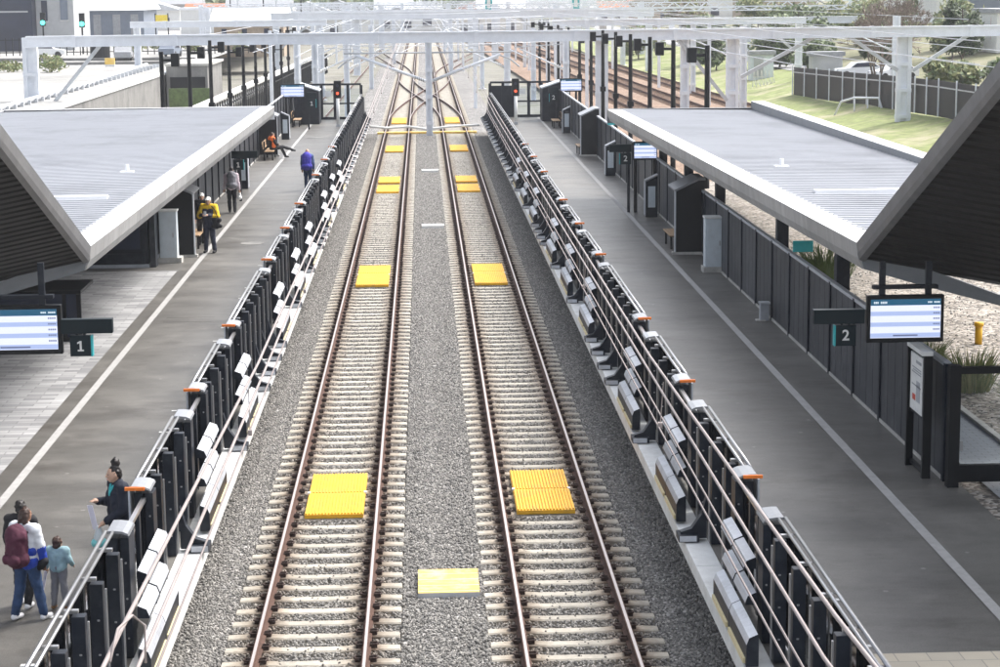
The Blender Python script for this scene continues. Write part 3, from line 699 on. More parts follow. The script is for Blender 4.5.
mb = MB().tube([(-1.67, 10.0, 5.62), (-1.67, 10.3, 5.70), (-1.62, 10.5, 5.71), (-1.57, 10.6, 5.62), (-1.56, 10.5, 5.44)], .008, 6)
tag(mb.build('jumper_cable', 'copper', smooth=True), 'short looped jumper cable joining the left pair of wires', 'cable')

# ------------------------------------------------------------------ gantries and masts
def lattice(mb, x0, x1, y0, y1, z0, z1): mb.box(x0, x1, y0, y1, z0, z1)
def mast_mb(h, w=.34):
    mb = MB(); t = w * .28
    mb.box(-w / 2, -w / 2 + t, -.2, .2, 0, h); mb.box(w / 2 - t, w / 2, -.2, .2, 0, h); mb.box(-w / 2 + t, w / 2 - t, -.04, .04, 0, h)
    for z in (.9, 2.6, 4.3): mb.box(-w / 2 - .02, w / 2 + .02, -.215, .215, z, z + .25)
    mb.box(-w / 2 - .15, w / 2 + .15, -.35, .35, 0, .06)
    return mb
def gantry(y, x0, x1, z0, z1, masts, label, braces=(), base=-.4):
    t = thing('gantry', (0, y, 0), label, 'gantry', 'white overhead line gantries')
    if y > 240:
        mb = MB(); zm = z1 - .1
        for yy in (-.3, .3):
            mb.box(x0, x1, yy - .07, yy + .07, z0, z0 + .13); mb.box(x0, x1, yy - .07, yy + .07, z1 - .13, z1)
            k = int((x1 - x0) / 1.1)
            for i in range(k):
                a, b = x0 + (x1 - x0) * i / k, x0 + (x1 - x0) * (i + 1) / k
                mb.bar((a, yy, z0 + .07 if i % 2 else z1 - .07), (b, yy, z1 - .07 if i % 2 else z0 + .07), .07, .08)
        mb.build('beam', 'mast', t); mb = None
    else: mb = MB(); mb.box(x0, x1, -.22, .22, z0, z1 - .1); mb.box(x0, x1, -.30, .30, z1 - .1, z1); mb.box(x0, x1, -.26, .26, z0 - .06, z0)
    x = x0 + 3
    while mb and x < x1 - 1: mb.box(x - .14, x + .14, -.315, .315, z0 - .08, z1 + .02); x += 6.4
    if mb: mb.build('beam', 'mast', t)
    for mx, w in masts:
        m = mast_mb(z1 - base - .1 if w > .5 else z0 - base - .06, w).build('mast', 'mast', t, (mx, .52 if w > .5 else 0, base))
    for a, b, zz in braces:
        MB().bar((a, .1, z0 - zz), (b, .1, z0 + .1), .2, .22).build('brace', 'galv', t)
    return t
g1 = gantry(129.5, -25.1, 66, 5.82, 6.46, [(-25, .95), (.42, .42), (11.6, .8), (17.0, .55), (20.1, .8), (31.3, .95), (38, .4), (50, .6)], 'nearest white gantry beam spanning the whole picture with the centre mast', [(-24.0, -20.4, 4.1), (19.7, 16.4, 4.0), (20.6, 25.5, 2.5), (30.8, 27.5, 2.2), (31.8, 35.5, 2.2)])
# arms on the centre mast
for s in (-1, 1):
    t = thing('cantilever_arm', (.42, 129.0, 0), f'pale cantilever arm reaching {"left" if s < 0 else "right"} from the centre mast', 'cantilever arm', 'cantilever arms on the masts')
    mb = MB().tube([(s * .2, 0, 3.35), (s * 4.6, 0, 5.0)], .10, 8); mb.build('strut', 'mast', t, smooth=True)
    mb = MB().tube([(s * .2, 0, 5.15), (s * 5.4, 0, 5.15)], .05, 8); mb.build('tie', 'galv', t, smooth=True)
    mb = MB()
    for k in range(5): mb.ell((s * (.35 + .12 * k), 0, 3.40 + .045 * k), .05, .12, .12, 8, 6)
    mb.build('insulator', 'fascia', t, smooth=True)
    mb = MB().tube([(s * 4.5, 0, 4.95), (s * 5.2, 0, 4.7), (s * 5.8, 0, 4.2)], .05, 8); mb.build('drop_bracket', 'galv', t)
gantry(230, -17, 26.5, 5.95, 6.75, [(-16.5, .8), (-7.4, .8), (3.3, .5), (15.5, .8), (26, .8)], 'second white gantry, its beam just above the crossover', [(-16, -12, 3.2), (15, 11, 3.2), (25.5, 22, 3.2)])
gantry(222, 19, 66, 5.1, 5.8, [(20, .8), (36, .8), (42.5, .9), (58, .9)], 'white gantry on the right bank with its beam close above the nearest one', [(36.5, 40, 2.2), (42, 38.5, 2.2)], base=0)
gantry(330, -24, 42, 5.9, 6.9, [(-23, .9), (-6.5, .9), (8, .9), (22, .9), (41, .9)], 'third white gantry, across the far tracks', [(-6, -2, 3.), (7.5, 3.5, 3.)])
gantry(420, -40, 60, 5.6, 6.9, [(-39, 1.), (-12, 1.), (12, 1.), (34, 1.), (59, 1.)], 'farthest white gantry under the skyline', [])
gantry(275, -30, 60, 6.3, 7.2, [(-29, .9), (-10, .9), (10, .9), (30, .9), (59, .9)], 'white gantry between the second and the third one', [])
for (x, y, h, lab) in ((-5.6, 150, 6.4, 'left of the crossover'), (6.3, 150, 6.4, 'right of the crossover'), (-7.3, 138, 6.6, 'just behind the left platform end gate'), (10.0, 140, 6.6, 'just behind the right platform end gate'), (-9.9, 160, 6.4, 'beyond the left platform beside the siding'), (9.5, 172, 6.2, 'beside the rusty tracks right of the crossover'), (-4.9, 195, 6.2, 'close to the left track beyond the crossover'), (5.8, 195, 6.2, 'close to the right track beyond the crossover'), (12.5, 200, 6.2, 'between the rusty tracks and the crossover'), (7.0, 255, 6., 'far along the right track'), (-6.2, 255, 6., 'far along the left track'),
                       (24.0, 150, 6.6, 'between the rusty tracks and the bank'), (35.5, 150, 7.2, 'on the grass bank before the dark fence'), (12.5, 245, 6.4, 'far off among the rusty tracks'), (18, 260, 6.4, 'farthest among the rusty tracks'), (-3.6, 262, 6.2, 'far away just left of the track end'), (3.4, 300, 6.2, 'far away just right of the track end'), (-11.5, 215, 6.2, 'behind the far end of the palisade fence'), (9.2, 215, 6.3, 'beside the turnout towards the far right'), (-8.8, 178, 6.3, 'beside the siding next to the white pipes'), (14.3, 215, 6.3, 'between the first two rusty lines')):
    t = thing('line_mast', (x, y, -.4), f'pale steel mast standing {lab}', 'mast', 'single overhead line masts')
    mast_mb(h, .42 + .1 * (x > 20)).build('post', 'mast', t)
    d = 1 if x < 0 else -1
    MB().tube([(d * .2, 0, h - 2.6), (d * 3.2, 0, h - 1.2)], .06, 6).build('arm', 'mast', t)
    MB().tube([(d * .2, 0, h - .9), (d * 3.6, 0, h - 1.1)], .035, 6).build('tie', 'galv', t)
    mb = MB()
    for k in range(4): mb.ell((d * (.4 + .14 * k), 0, h - 2.5 + .065 * k), .06, .13, .13, 8, 6)
    mb.build('insulator', 'white', t, smooth=True)
gantry(182, -26, -8.5, 6.1, 6.6, [(-25.5, .6), (-9.2, .5)], 'short white gantry beam left of the crossover', [])
gantry(178, 11.5, 34, 5.9, 6.4, [(12, .5), (24, .45), (33.5, .6)], 'short white gantry beam across the rusty tracks', [(33, 30, 2.4)])
gantry(372, -30, 55, 6.0, 6.9, [(-20, .8), (-3.5, .6), (5, .6), (16, .8), (29, .8), (48, .8)], 'pale gantry just before the farthest one', [])
gantry(305, -34, -9, 6.8, 7.4, [(-33, .7), (-10, .6)], 'short pale gantry far off on the left', [])
gantry(250, 24, 70, 6.2, 6.8, [(25, .6), (46, .7), (69, .7)], 'pale gantry before the grey house', [(46.5, 50, 2.)])
_k = 0
for yy in (140, 165, 205, 255, 290, 345):
    for zz in (5.5, 6.9):
        tag(MB().tube([(-9.5, yy, zz), (0, yy, zz - .22), (10, yy, zz)], .022, 5).build('span_wire', 'mast', smooth=True), f'{ORD[_k]} cross span wire over the crossover, counted from the viewer upwards', 'overhead wire', 'cross span wires'); _k += 1
# distant wires over the right tracks and the throat
k = 0
for x, z, xe in ((17, 5.3, 11), (21.2, 5.3, 15), (25.3, 5.3, 18.5), (17, 6.3, 11), (21.2, 6.3, 15), (25.3, 6.4, 18.5), (33, 5.2, 30), (33, 4.2, 30)):
    wire([(x + 1.2, 95, z), (x, 130, z + .1), ((x + xe) / 2, 270, z + .2), (xe, 420, z + .4)], .022, f'{ORD[k]} wire from the left above the rusty tracks and right bank', 'overhead wires beyond the platforms', 'mast'); k += 1
k = 0
for x, xe, z in ((TL, TL, 4.92), (TL, TL, 5.9), (TR, TR, 4.92), (TR, TR, 5.9), (TL, 9, 5.0), (TR, -7, 5.0), (-8, -7.2, 5.), (-8, -7.2, 6.)):
    wire([(x, 129, z), ((x + xe) / 2, 230, z), (xe, 420, z)], .018, f'{ORD[k]} wire from the left beyond the centre mast', 'overhead wires beyond the platforms', 'mast'); k += 1

_r = random.Random(41); _k = 0
for yy in (160, 190, 235, 270, 300, 335, 360, 390):
    for x in (-11.8, 4.6, 13.0, 22.8):
        x += _r.uniform(-.6, .6); t = thing('line_mast', (x, yy, -.4), f'thin pale steel post in the far wiring, {["leftmost", "second from left", "third from left", "rightmost"][_k % 4]} of the {ORD[_k // 4]} row', 'mast', 'thin posts in the far wiring')
        h = _r.uniform(6.2, 7.4); mb = MB(); mb.box(-.13, .13, -.13, .13, 0, h); mb.build('post', 'mast', t); MB().tube([(0, 0, h - 1.8), (-2.4, 0, h - .9)], .05, 5).build('arm', 'mast', t); MB().tube([(0, 0, h - .5), (-2.7, 0, h - .75)], .03, 5).build('tie', 'galv', t); _k += 1
_k = 0
for x0_, x1_, z in ((-4.5, -2.6, 5.6), (5.0, 3.4, 5.6), (-11, -9, 5.2), (13, 9.5, 5.2), (12, 8, 6.1), (27, 20, 5.6), (29, 22, 6.3), (-16, -12, 6.0), (31, 26, 5.0), (36, 30, 6.8)):
    wire([(x0_, 132, z), ((x0_ + x1_) / 2, 260, z + .1), (x1_, 420, z + .4)], .02, f'{ORD[_k]} slack feeder wire in the far wiring', 'feeder wires in the far wiring', 'mast'); _k += 1
# ------------------------------------------------------------------ canopies
def canopy(s, x_in0, x_in1, x_out, y0, y1, z0, z1, rake, side):
    """folded canopy: a long white roof and a near wing that rises towards the footbridge"""
    t = thing('platform_canopy', (0, 0, 0), f'{side} platform canopy with white ribbed roof and dark near wing', 'canopy', 'platform canopies')
    xin = lambda y: x_in0 + (x_in1 - x_in0) * (y - y0) / (y1 - y0)
    zr = lambda y: z0 + (z1 - z0) * (y - y0) / (y1 - y0)
    X = lambda d, y: xin(y) + s * d
    # ribbed sheet
    mb = MB(); n = int((y1 - y0) / .42); prof = []
    for i in range(n + 1):
        y = y0 + (y1 - y0) * i / n
        prof += [(y, .0), (y + .24, .0), (y + .27, .085), (y + .36, .085), (y + .39, .0)]
    prof = [(y, h) for y, h in prof if y < y1]
    vs = []
    for y, h in prof: vs += [(X(.55, y), y, zr(y) - .07 + h), (x_out, y, zr(y) - .16 + h)]
    fs = [(2 * i, 2 * i + 1, 2 * i + 3, 2 * i + 2) for i in range(len(prof) - 1)]
    mb.add(vs, fs if s < 0 else [f[::-1] for f in fs]); mb.build('roof_sheet', 'roofwhite', t)
    mb = MB(); vs = [(X(.56, y0), y0, zr(y0) - .35), (X(.56, y1), y1, zr(y1) - .35), (x_out, y1, zr(y1) - .35), (x_out, y0, zr(y0) - .55)]
    mb.add(vs, [(0, 1, 2, 3)]); mb.build('ceiling', 'soffit', t)
    # white flashing along the track side
    mb = MB()
    for a in range(int((y1 - y0) / 4.5) + 1):
        ya = y0 + 4.5 * a; yb = min(ya + 4.488, y1)
        if yb - ya < .3: continue
        vs = [(X(.0, ya), ya, zr(ya)), (X(.0, yb), yb, zr(yb)), (X(.62, yb), yb, zr(yb) - .01), (X(.62, ya), ya, zr(ya) - .01), (X(.62, ya), ya, zr(ya) - .1), (X(.62, yb), yb, zr(yb) - .1)]
        mb.add(vs, [(0, 1, 2, 3), (3, 2, 5, 4)])
    mb.build('edge_flashing', 'roofcap', t)
    # fascia panels
    k = 0; ya = y0
    while ya < y1 - .3:
        yb = min(ya + 2.25, y1)
        mb = MB(); vs = []
        for y in (ya + .006, yb - .006):
            vs += [(X(0, y) , y, zr(y) - .004), (X(.03, y), y, zr(y) - .28), (X(.12, y), y, zr(y) - .47), (X(.5, y), y, zr(y) - .46), (X(.5, y), y, zr(y) - .02)]
        mb.add(vs, [(0, 1, 6, 5), (1, 2, 7, 6), (2, 3, 8, 7), (3, 4, 9, 8), (0, 5, 9, 4)[::1], (0, 4, 3, 2, 1), (5, 6, 7, 8, 9)]); mb.build('fascia_panel', 'fascia', t); ya = yb
    # far end trim
    mb = MB(); mb.add([(X(0, y1), y1 + .02, zr(y1) + .02), (x_out, y1 + .02, zr(y1) + .0), (x_out, y1 + .02, zr(y1) - .55), (X(0, y1), y1 + .02, zr(y1) - .55), (X(0, y1), y1 - .3, zr(y1) + .02), (x_out, y1 - .3, zr(y1) + .0)], [(0, 1, 2, 3), (0, 4, 5, 1)]); mb.build('end_trim', 'roofcap' if s < 0 else 'gutter', t)
    # outer parapet
    mb = MB(); xa, xb = x_out, x_out + s * .5
    mb.box(xa, xb, y0 + 3, y1, zr(y0) - .6, zr(y0) - .02, 0, top=1); mb.build('parapet', ['gutter', 'roofcap'], t)
    # small pipes and flashing across
    mb = MB(); ym = y0 + 9; mb.box(X(1.1, ym), X(4.6, ym), ym, ym + .25, zr(ym) - .2, zr(ym) + .06); mb.build('flashing', 'roofcap', t)
    mb = MB()
    for d, yy in ((1.5, y0 + 16), (3.2, y0 + 8)): mb.box(X(d, yy), X(d + .35, yy), yy, yy + .3, zr(yy) - .2, zr(yy) + .02); mb.tube([(X(d + .17, yy), yy + .15, zr(yy) - .1), (X(d + .17, yy), yy + .15, zr(yy) + .2)], .05)
    mb.build('roof_fixing', 'roofcap', t)
    # raking near wing
    L = 16.
    def RP(d, u, h=0, drop=0):   # d across from the edge, u along the rake (0 at valley), h perpendicular drop
        return (x_in0 + s * d, y0 - u, z0 + rake * u - h - drop)
    mb = MB()
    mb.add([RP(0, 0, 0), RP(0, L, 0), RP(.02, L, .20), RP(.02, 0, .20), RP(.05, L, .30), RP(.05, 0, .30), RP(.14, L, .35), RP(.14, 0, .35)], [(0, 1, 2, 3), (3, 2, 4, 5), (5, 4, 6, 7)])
    mb.build('raking_fascia', 'rake_shaded', t)
    # ribbed dark underside, tilting down away from the track; ribs run level
    W = 7.; tilt = .30; n = 58; mb = MB(); prof = []
    for i in range(n):
        u = L * i / n; du = L / n
        prof += [(u, .0), (u + du * .55, .0), (u + du * .60, -.05), (u + du * .95, -.05)]
    vs = []
    for u, h in prof:
        for d in (.14, W):
            sk = u - (d - .3) * 1.0 * .45
            vs.append((x_in0 + s * d, y0 - u - (d - .3) * .33, z0 + rake * u - .35 - h - (d - .3) * tilt + rake * (d - .3) * .33))
    fs = [(2 * i, 2 * i + 1, 2 * i + 3, 2 * i + 2) for i in range(len(prof) - 1)]
    mb.add(vs, fs); mb.build('ribbed_underside', 'soffit', t)
    # upper skin of the wing
    mb = MB(); mb.add([RP(0, 0), RP(0, L), (x_in0 + s * W, y0 - L - W * .33, z0 + rake * L - W * .1), (x_in0 + s * W, y0 - W * .33, z0 - W * .1)], [(0, 1, 2, 3)]); mb.build('wing_roof', 'roofwhite', t)
    # valley gutter beam
    mb = MB()
    a0 = (x_in0 + s * .02, y0 - .02, z0 - .02); a1 = (x_in0 + s * .14, y0 - .02, z0 - .47)
    b0 = (x_in0 + s * 2.6, y0 - .86, z0 - .95); b1 = (x_in0 + s * 2.6, y0 - .86, z0 - 1.10)
    m0 = (x_in0 + s * .95, y0 - .31, z0 - .69)
    th = Vector((0, .35, 0))
    pts = [a0, a1, m0, b1, b0]; vs = [Vector(p) for p in pts] + [Vector(p) + th for p in pts]
    mb.add(vs, [(0, 1, 2, 3, 4), (9, 8, 7, 6, 5), (0, 4, 9, 5), (1, 0, 5, 6), (2, 1, 6, 7), (3, 2, 7, 8), (4, 3, 8, 9)]); mb.build('valley_gutter', 'gutter', t)
    mb = MB(); mb.add([(x_in0 + s * .14, y0 - .06, z0 - .42), (x_in0 + s * .14, y0 - .06, z0 - .56), (x_in0 + s * .98, y0 - .36, z0 - .70), (x_in0 + s * .34, y0 - .14, z0 - .38)], [(0, 1, 2, 3)]); 
    return t, zr
cl, zl = canopy(-1, -6.38, -6.25, -17.5, 38.2, 85.0, 4.30, 4.30, .37, 'left')
cr, zrr = canopy(1, 7.48, 7.22, 12.9, 34.2, 78.6, 4.65, 4.38, .41, 'right')
for y in (40.8, 47.8, 58., 65, 72, 77.5):
    MB().box(8.52, 8.80, y, y + .28, PZ, zrr(y) - .35).build('column', 'navy', cr, bevel=.01)
for y in (62.6, 70, 77, 84):
    MB().box(-8.75, -8.45, y, y + .28, PZ, 4.0).build('column', 'navy', cl, bevel=.01)

# ------------------------------------------------------------------ walls behind the platforms
def panel_wall(x, y0, y1, h, label, s, step=2.35):
    t = thing('panel_wall', (x, y0, PZ), label, 'wall', 'dark panel walls behind the platforms')
    y = 0; n = round((y1 - y0) / step); st = (y1 - y0) / n
    for i in range(n):
        mb = MB(); a, b = i * st + .06, (i + 1) * st - .06; m_ = 4; w = (b - a) / m_
        for k in range(m_): mb.box(-.03 * s, .03 * s, a + k * w + .012, a + (k + 1) * w - .012, .06, h - .05)
        mb.box(-.012 * s, .012 * s, a, b, .08, h - .06, 1)
        mb.build('panel', ['panel', 'galv'], t)
        mb = MB(); mb.box(-.06, .08, i * st - .06, i * st + .06, 0, h); mb.build('post', 'navy', t)
    mb = MB(); mb.box(-.05, .05, 0, y1 - y0, h - .05, h + .02); mb.build('coping', 'galv', t)
    mb = MB(); mb.box(-.05, .05, 0, y1 - y0, 0, .06); mb.build('kerb', 'plinth', t)
panel_wall(8.45, 31.6, 127, 1.95, 'long dark panel wall along the back of the right platform', -1)
panel_wall(-8.15, 62.5, 127, 2.1, 'long dark panel wall along the back of the left platform', 1)

# dark lamp posts with square heads
def lamp_post(x, y, h, s, label):
    t = thing('lamp_post', (x, y, 0), label, 'lamp post', 'dark lamp posts behind the platforms')
    MB().tube([(0, 0, -.4), (0, 0, h)], .13, 8, r2=.10).build('pole', 'black', t)
    MB().box(.10 * s, .5 * s, -.05, .05, h - .45, h - .33).build('arm', 'black', t)
    MB().box(.45 * s, .82 * s, -.22, .22, h - .68, h - .08).build('lamp_head', 'black', t, bevel=.03)
    MB().box(-.17, .17, -.17, .17, 2.6, 2.9).build('collar', 'black', t)
    return t
for i, y in enumerate((93.5, 104.5, 115., 126, 136, 146, 157, 169, 182, 196)):
    lamp_post(-12 - (.0 if y < 150 else (y - 150) * .02), y, 6.4 if i < 3 else 5.8, 1, f'dark lamp post beyond the left canopy, {ORD[i]} in the row from the viewer')
for i, y in enumerate((81, 92, 101.5, 111, 119.5, 128, 137, 147, 158, 170, 183, 197)):
    lamp_post(11.5, y, 6.75 - .06 * i if i < 6 else 6.1, -1, f'dark lamp post behind the right platform, {ORD[i]} in the row from the viewer')

# ------------------------------------------------------------------ signs and screens
def screen(x, y, z, w, h, label, group='departure screens', hang=None, posts=None):
    t = thing('departure_screen', (x, y, z), label, 'screen', group)
    mb = MB(); mb.box(-w / 2, w / 2, 0, .12, -h / 2, h / 2); mb.build('casing', 'black', t, bevel=.012)
    a, b, c, d = -w * .455, w * .455, -h * .40, h * .42; e = -.006
    def q(mb, x0, x1, z0, z1, yy, mi): mb.add([(x0, yy, z0), (x1, yy, z0), (x1, yy, z1), (x0, yy, z1)], [(0, 1, 2, 3)], mi)
    mb = MB(); q(mb, a, b, c, d, e, 0)
    q(mb, a, b, d - h * .13, d, e - .001, 1)
    H = d - h * .13 - c; n = 6
    for i in range(n):
        if i % 2 == 1 or i == n - 1: q(mb, a, b, d - h * .13 - H * (i + .9) / n, d - h * .13 - H * (i + .1) / n, e - .001, 2)
    r = random.Random(int(x * 10))
    q(mb, -w * .16, w * .16, c + H * .05, c + H * .10, e - .002, 3)
    if 'upper' in label or True:
        for k in range(8):
            if k in (3,): continue
            q(mb, a + w * (.04 + .022 * k), a + w * (.056 + .022 * k), d - h * .09, d - h * .045, e - .002, 4)
        for k in range(8):
            if k in (4,): continue
            q(mb, b - w * (.03 + .02 * k), b - w * (.015 + .02 * k), d - h * .085, d - h * .05, e - .002, 4)
    for i in range(5):
        for k in range(4):
            z0 = d - h * .13 - H * (i + .62) / n; q(mb, b - w * (.03 + .022 * k), b - w * (.014 + .022 * k), z0, z0 + H * .05, e - .002, 3)
            if x < 0: q(mb, a + w * (.04 + .02 * k), a + w * (.055 + .02 * k), z0, z0 + H * .05, e - .002, 3)
    mb.build('display', ['scr_white', 'scr_head', 'scr_band', 'scr_ink', 'scr_headink'], t)
    if hang:
        for dx in (-w * .3, w * .3):
            MB().box(dx - .05, dx + .05, .04, .10, h / 2, hang - z).build('hanger', 'navy', t)
        MB().box(-w * .42, w * .42, .02, .16, h / 2 + .1, h / 2 + .16).build('bracket', 'navy', t)
    if posts:
        for dx in posts: MB().box(dx - .06, dx + .06, .04, .16, PZ - z, h / 2).build('post', 'black', t)
    return t
screen(7.83, 32, 3.66, 1.27, .78, 'large lit departure screen hanging below the right canopy wing', hang=4.6)
screen(-6.62, 32, 3.72, 1.50, .80, 'large lit departure screen hanging at the left picture edge', hang=4.8)
def number_sign(x, y, ztop, w, s, num, label, size=.36, down=.13, post=False, off=None):
    """dark header beam with a square number plate hanging from it"""
    t = thing('platform_sign', (x, y, 0), label, 'platform sign', 'platform number signs')
    MB().box(-w / 2, w / 2, 0, .14, ztop - .25 * size / .36, ztop).build('header', 'signdark', t, bevel=.008)
    cx = off
    zt = ztop - .25 * size / .36 - down * .5; MB().box(cx - size / 2, cx + size / 2, 0, .12, zt - size, zt).build('plate', 'signdark', t, bevel=.006)
    e = s * (size / 2 + .008)
    MB().box(cx + e - .012, cx + e + .012, -.004, .125, zt - size, zt).build('edge_strip', 'teal', t)
    for dx in (-.06, .06): MB().box(cx + dx - .02, cx + dx + .02, .04, .08, zt - .002, zt + down * .5 + .002).build('bracket', 'navy', t)
    textmesh(num, size * .72, 'number', 'white', t, (cx, -.008, zt - size / 2))
    if post:
        for dx in post: MB().box(dx - .05, dx + .05, .03, .12, PZ, ztop - .1).build('post', 'navy', t)
    return t
number_sign(6.74, 32, 3.83, .84, -1, '2', 'dark sign with white number two beside the large right screen', .34, .05, off=.11)
number_sign(-5.48, 32, 3.88, .84, 1, '1', 'dark sign with white number one beside the large left screen', .34, .06, off=-.10)
# connection arms between sign and screen
screen(8.0, 72, 3.26, .88, .66, 'small lit departure screen below the far end of the right canopy', posts=(-.35, .36))
number_sign(7.10, 72, 3.50, .80, -1, '2', 'dark sign with white number two at the far end of the right canopy', .40, .08, post=(.30,), off=.18)
number_sign(-6.95, 78, 2.98, 1.0, 1, '1', 'dark sign with white number one near the far end of the left canopy', .40, .1, post=(-.2,), off=-.25)
screen(8.95, 121, 3.35, 1.35, .80, 'small lit departure screen at the far end of the right platform', posts=(.3,))
screen(-7.6, 118, 3.35, 1.45, .82, 'small lit departure screen at the far end of the left platform', posts=(-.4,))
number_sign(7.95, 122, 3.2, .6, -1, '2', 'dark sign with white number two by the right end gate', .5, .1, post=(.2,), off=0)
number_sign(-6.55, 119, 3.2, .6, 1, '1', 'dark sign with white number one by the left end gate', .5, .1, post=(-.2,), off=0)
mb = MB(); mb.box(8.2, 8.65, 44.0, 44.05, 3.2, 3.45)
tag(mb.build('teal_sign', 'teal'), 'small teal sign under the edge of the right canopy', 'sign')
mb = MB(); mb.box(8.3, 8.62, 90, 90.08, 3.0, 3.5); mb.box(8.42, 8.5, 90.02, 90.1, PZ, 3.0, 0)
tag(mb.build('teal_sign', 'teal'), 'teal sign on a post beyond the right canopy', 'sign')

# ------------------------------------------------------------------ furniture
def shelter(x, y, s, label):
    """dark wind screen with sloping top; s=+1: back at +x"""
    t = thing('wind_screen', (x, y, PZ), label, 'wind screen', 'dark wind screens by the benches')
    pr = [(-.40 * s, 0.08), (.48 * s, .08), (.48 * s, 2.25), (.30 * s, 2.25), (-.40 * s, 1.92)]
    MB().prism(pr, 'y', 0, .16).build('side_panel', 'black', t, bevel=.01)
    pr = [(-.42 * s, 1.925), (.30 * s, 2.26), (.50 * s, 2.26), (.50 * s, 2.32), (.29 * s, 2.32), (-.44 * s, 1.985)]
    MB().prism(pr, 'y', -.02, 1.7).build('top_trim', 'capmetal', t)
    MB().box(-.43 * s, -.395 * s, -.01, .17, .08, 1.93).build('edge_trim', 'galv', t)
    MB().box(.42 * s, .48 * s, .16, 1.7, .08, 2.2).build('back_panel', 'navy', t)
    MB().box(-.5 * s, .5 * s, -.02, .2, 0, .08).build('base', 'plinth', t)
    return t
def bench(x, y, s, label, L=1.8):
    t = thing('bench', (x, y, PZ), label, 'bench', 'timber benches on the platforms')
    mb = MB()
    for k in range(4): mb.box((-.22 + .115 * k) * s, (-.12 + .115 * k) * s, 0, L, .42, .46)
    mb.build('seat', 'timber', t)
    mb = MB()
    for k in range(3): mb.box((.26 + .02 * k) * s, (.295 + .02 * k) * s, 0, L, .55 + .12 * k, .65 + .12 * k)
    mb.build('backrest', 'timber', t)
    for yy in (.2, L - .25):
        mb = MB(); mb.box(-.2 * s, .3 * s, yy, yy + .06, .38, .42); mb.box(-.18 * s, -.12 * s, yy, yy + .06, 0, .38); mb.box(.2 * s, .28 * s, yy, yy + .06, 0, .92); mb.build('leg', 'black', t)
    return t
shelter(8.02, 60.2, 1, 'dark wind screen with silver sloping top beside the right pale cabinet'); bench(7.80, 61.3, 1, 'timber bench behind the wind screen under the right canopy')
shelter(8.05, 97, 1, 'dark wind screen beyond the far end of the right canopy'); bench(7.75, 97.4, 1, 'timber bench at the wind screen beyond the right canopy')
bench(7.8, 117, 1, 'timber bench near the end gate of the right platform')
shelter(-7.5, 61.4, -1, 'dark wind screen with pale sloping top beside the left pale cabinet'); bench(-7.35, 63.2, -1, 'timber bench behind the worker under the left canopy')
shelter(-7.62, 99.5, -1, 'dark wind screen behind the seated person in orange'); bench(-7.45, 96.9, -1, 'timber bench with a person in orange seated on it', 2.2)
bench(-7.6, 121, -1, 'timber bench near the end gate of the left platform')
def cabinet(x, y, label, w=.52, h=1.55):
    t = thing('equipment_cabinet', (x, y, PZ), label, 'cabinet', 'pale equipment cabinets')
    MB().box(-w / 2 - .05, w / 2 + .12, -.03, .5, 0, .16).build('plinth', 'plinth', t)
    MB().box(-w / 2, w / 2, 0, .42, .16, h).build('body', 'cab', t, bevel=.012)
    MB().box(-w / 2 - .03, w / 2 + .03, -.03, .45, h, h + .05).build('lid', 'white', t, bevel=.01)
    MB().box(-w * .38, w * .38, -.012, 0, .28, h - .08).build('door', 'cab', t)
    MB().box(w * .26, w * .32, -.03, -.012, h * .5, h * .5 + .14).build('handle', 'steel', t)
cabinet(8.22, 56.2, 'pale blue grey equipment cabinet against the right panel wall'); cabinet(-7.72, 60.1, 'pale blue grey equipment cabinet under the left canopy')
def totem(x, y, s, label):
    t = thing('help_point', (x, y, PZ), label, 'help point', 'slim help points on the platforms')
    pr = [(-.21 * s, 0), (.21 * s, 0), (.21 * s, 1.45), (-.21 * s, 1.25)]
    MB().prism(pr, 'y', 0, .18).build('body', 'navy', t, bevel=.01)
    MB().prism([(-.225 * s, 1.25), (.22 * s, 1.46), (.22 * s, 1.52), (-.225 * s, 1.31)], 'y', -.03, .45).build('top', 'capmetal', t)
    MB().box(-.235 * s, -.212 * s, -.02, .45, 0.05, 1.25).build('face_panel', 'boxtop', t)
    MB().box(-.13 * s, .13 * s, -.012, 0, .35, 1.1).build('notice', 'cab', t)
totem(8.05, 70.4, 1, 'slim help point with silver sloping top under the right canopy'); totem(8.1, 86.5, 1, 'slim help point just beyond the right canopy'); totem(8.1, 113, 1, 'slim help point near the right end gate')
totem(-7.5, 83, -1, 'slim help point with notice at the far end of the left canopy'); totem(-7.6, 111, -1, 'slim help point near the left end gate')
t = thing('socket_box', (8.22, 47.7, PZ), 'small pale box standing at the foot of the right panel wall', 'box')
MB().box(-.11, .11, 0, .2, 0, .42).build('body', 'boxtop', t, bevel=.02); MB().box(-.13, .13, -.02, .22, .42, .46).build('lid', 'galv', t); MB().box(-.2, .02, -.04, .2, 0, .03).build('base', 'plinth', t)
# kiosk under left canopy
t = thing('kiosk', (-9.05, 59.2, PZ), 'dark glazed kiosk under the front of the left canopy', 'kiosk')
MB().box(-.95, .85, 0, 2.6, .1, 2.9).build('body', 'navy', t, bevel=.02); MB().box(-.72, .62, -.03, 0, .55, 2.6).build('window', 'glassdark', t); MB().box(-.85, .75, -.035, 0, .1, .42).build('skirt', 'navy', t); MB().box(-.97, .87, -.04, 2.62, 0, .1).build('base', 'boxtop', t)
MB().box(.9, 1.06, .0, .5, 0, 2.9).build('side_post', 'panel', t)
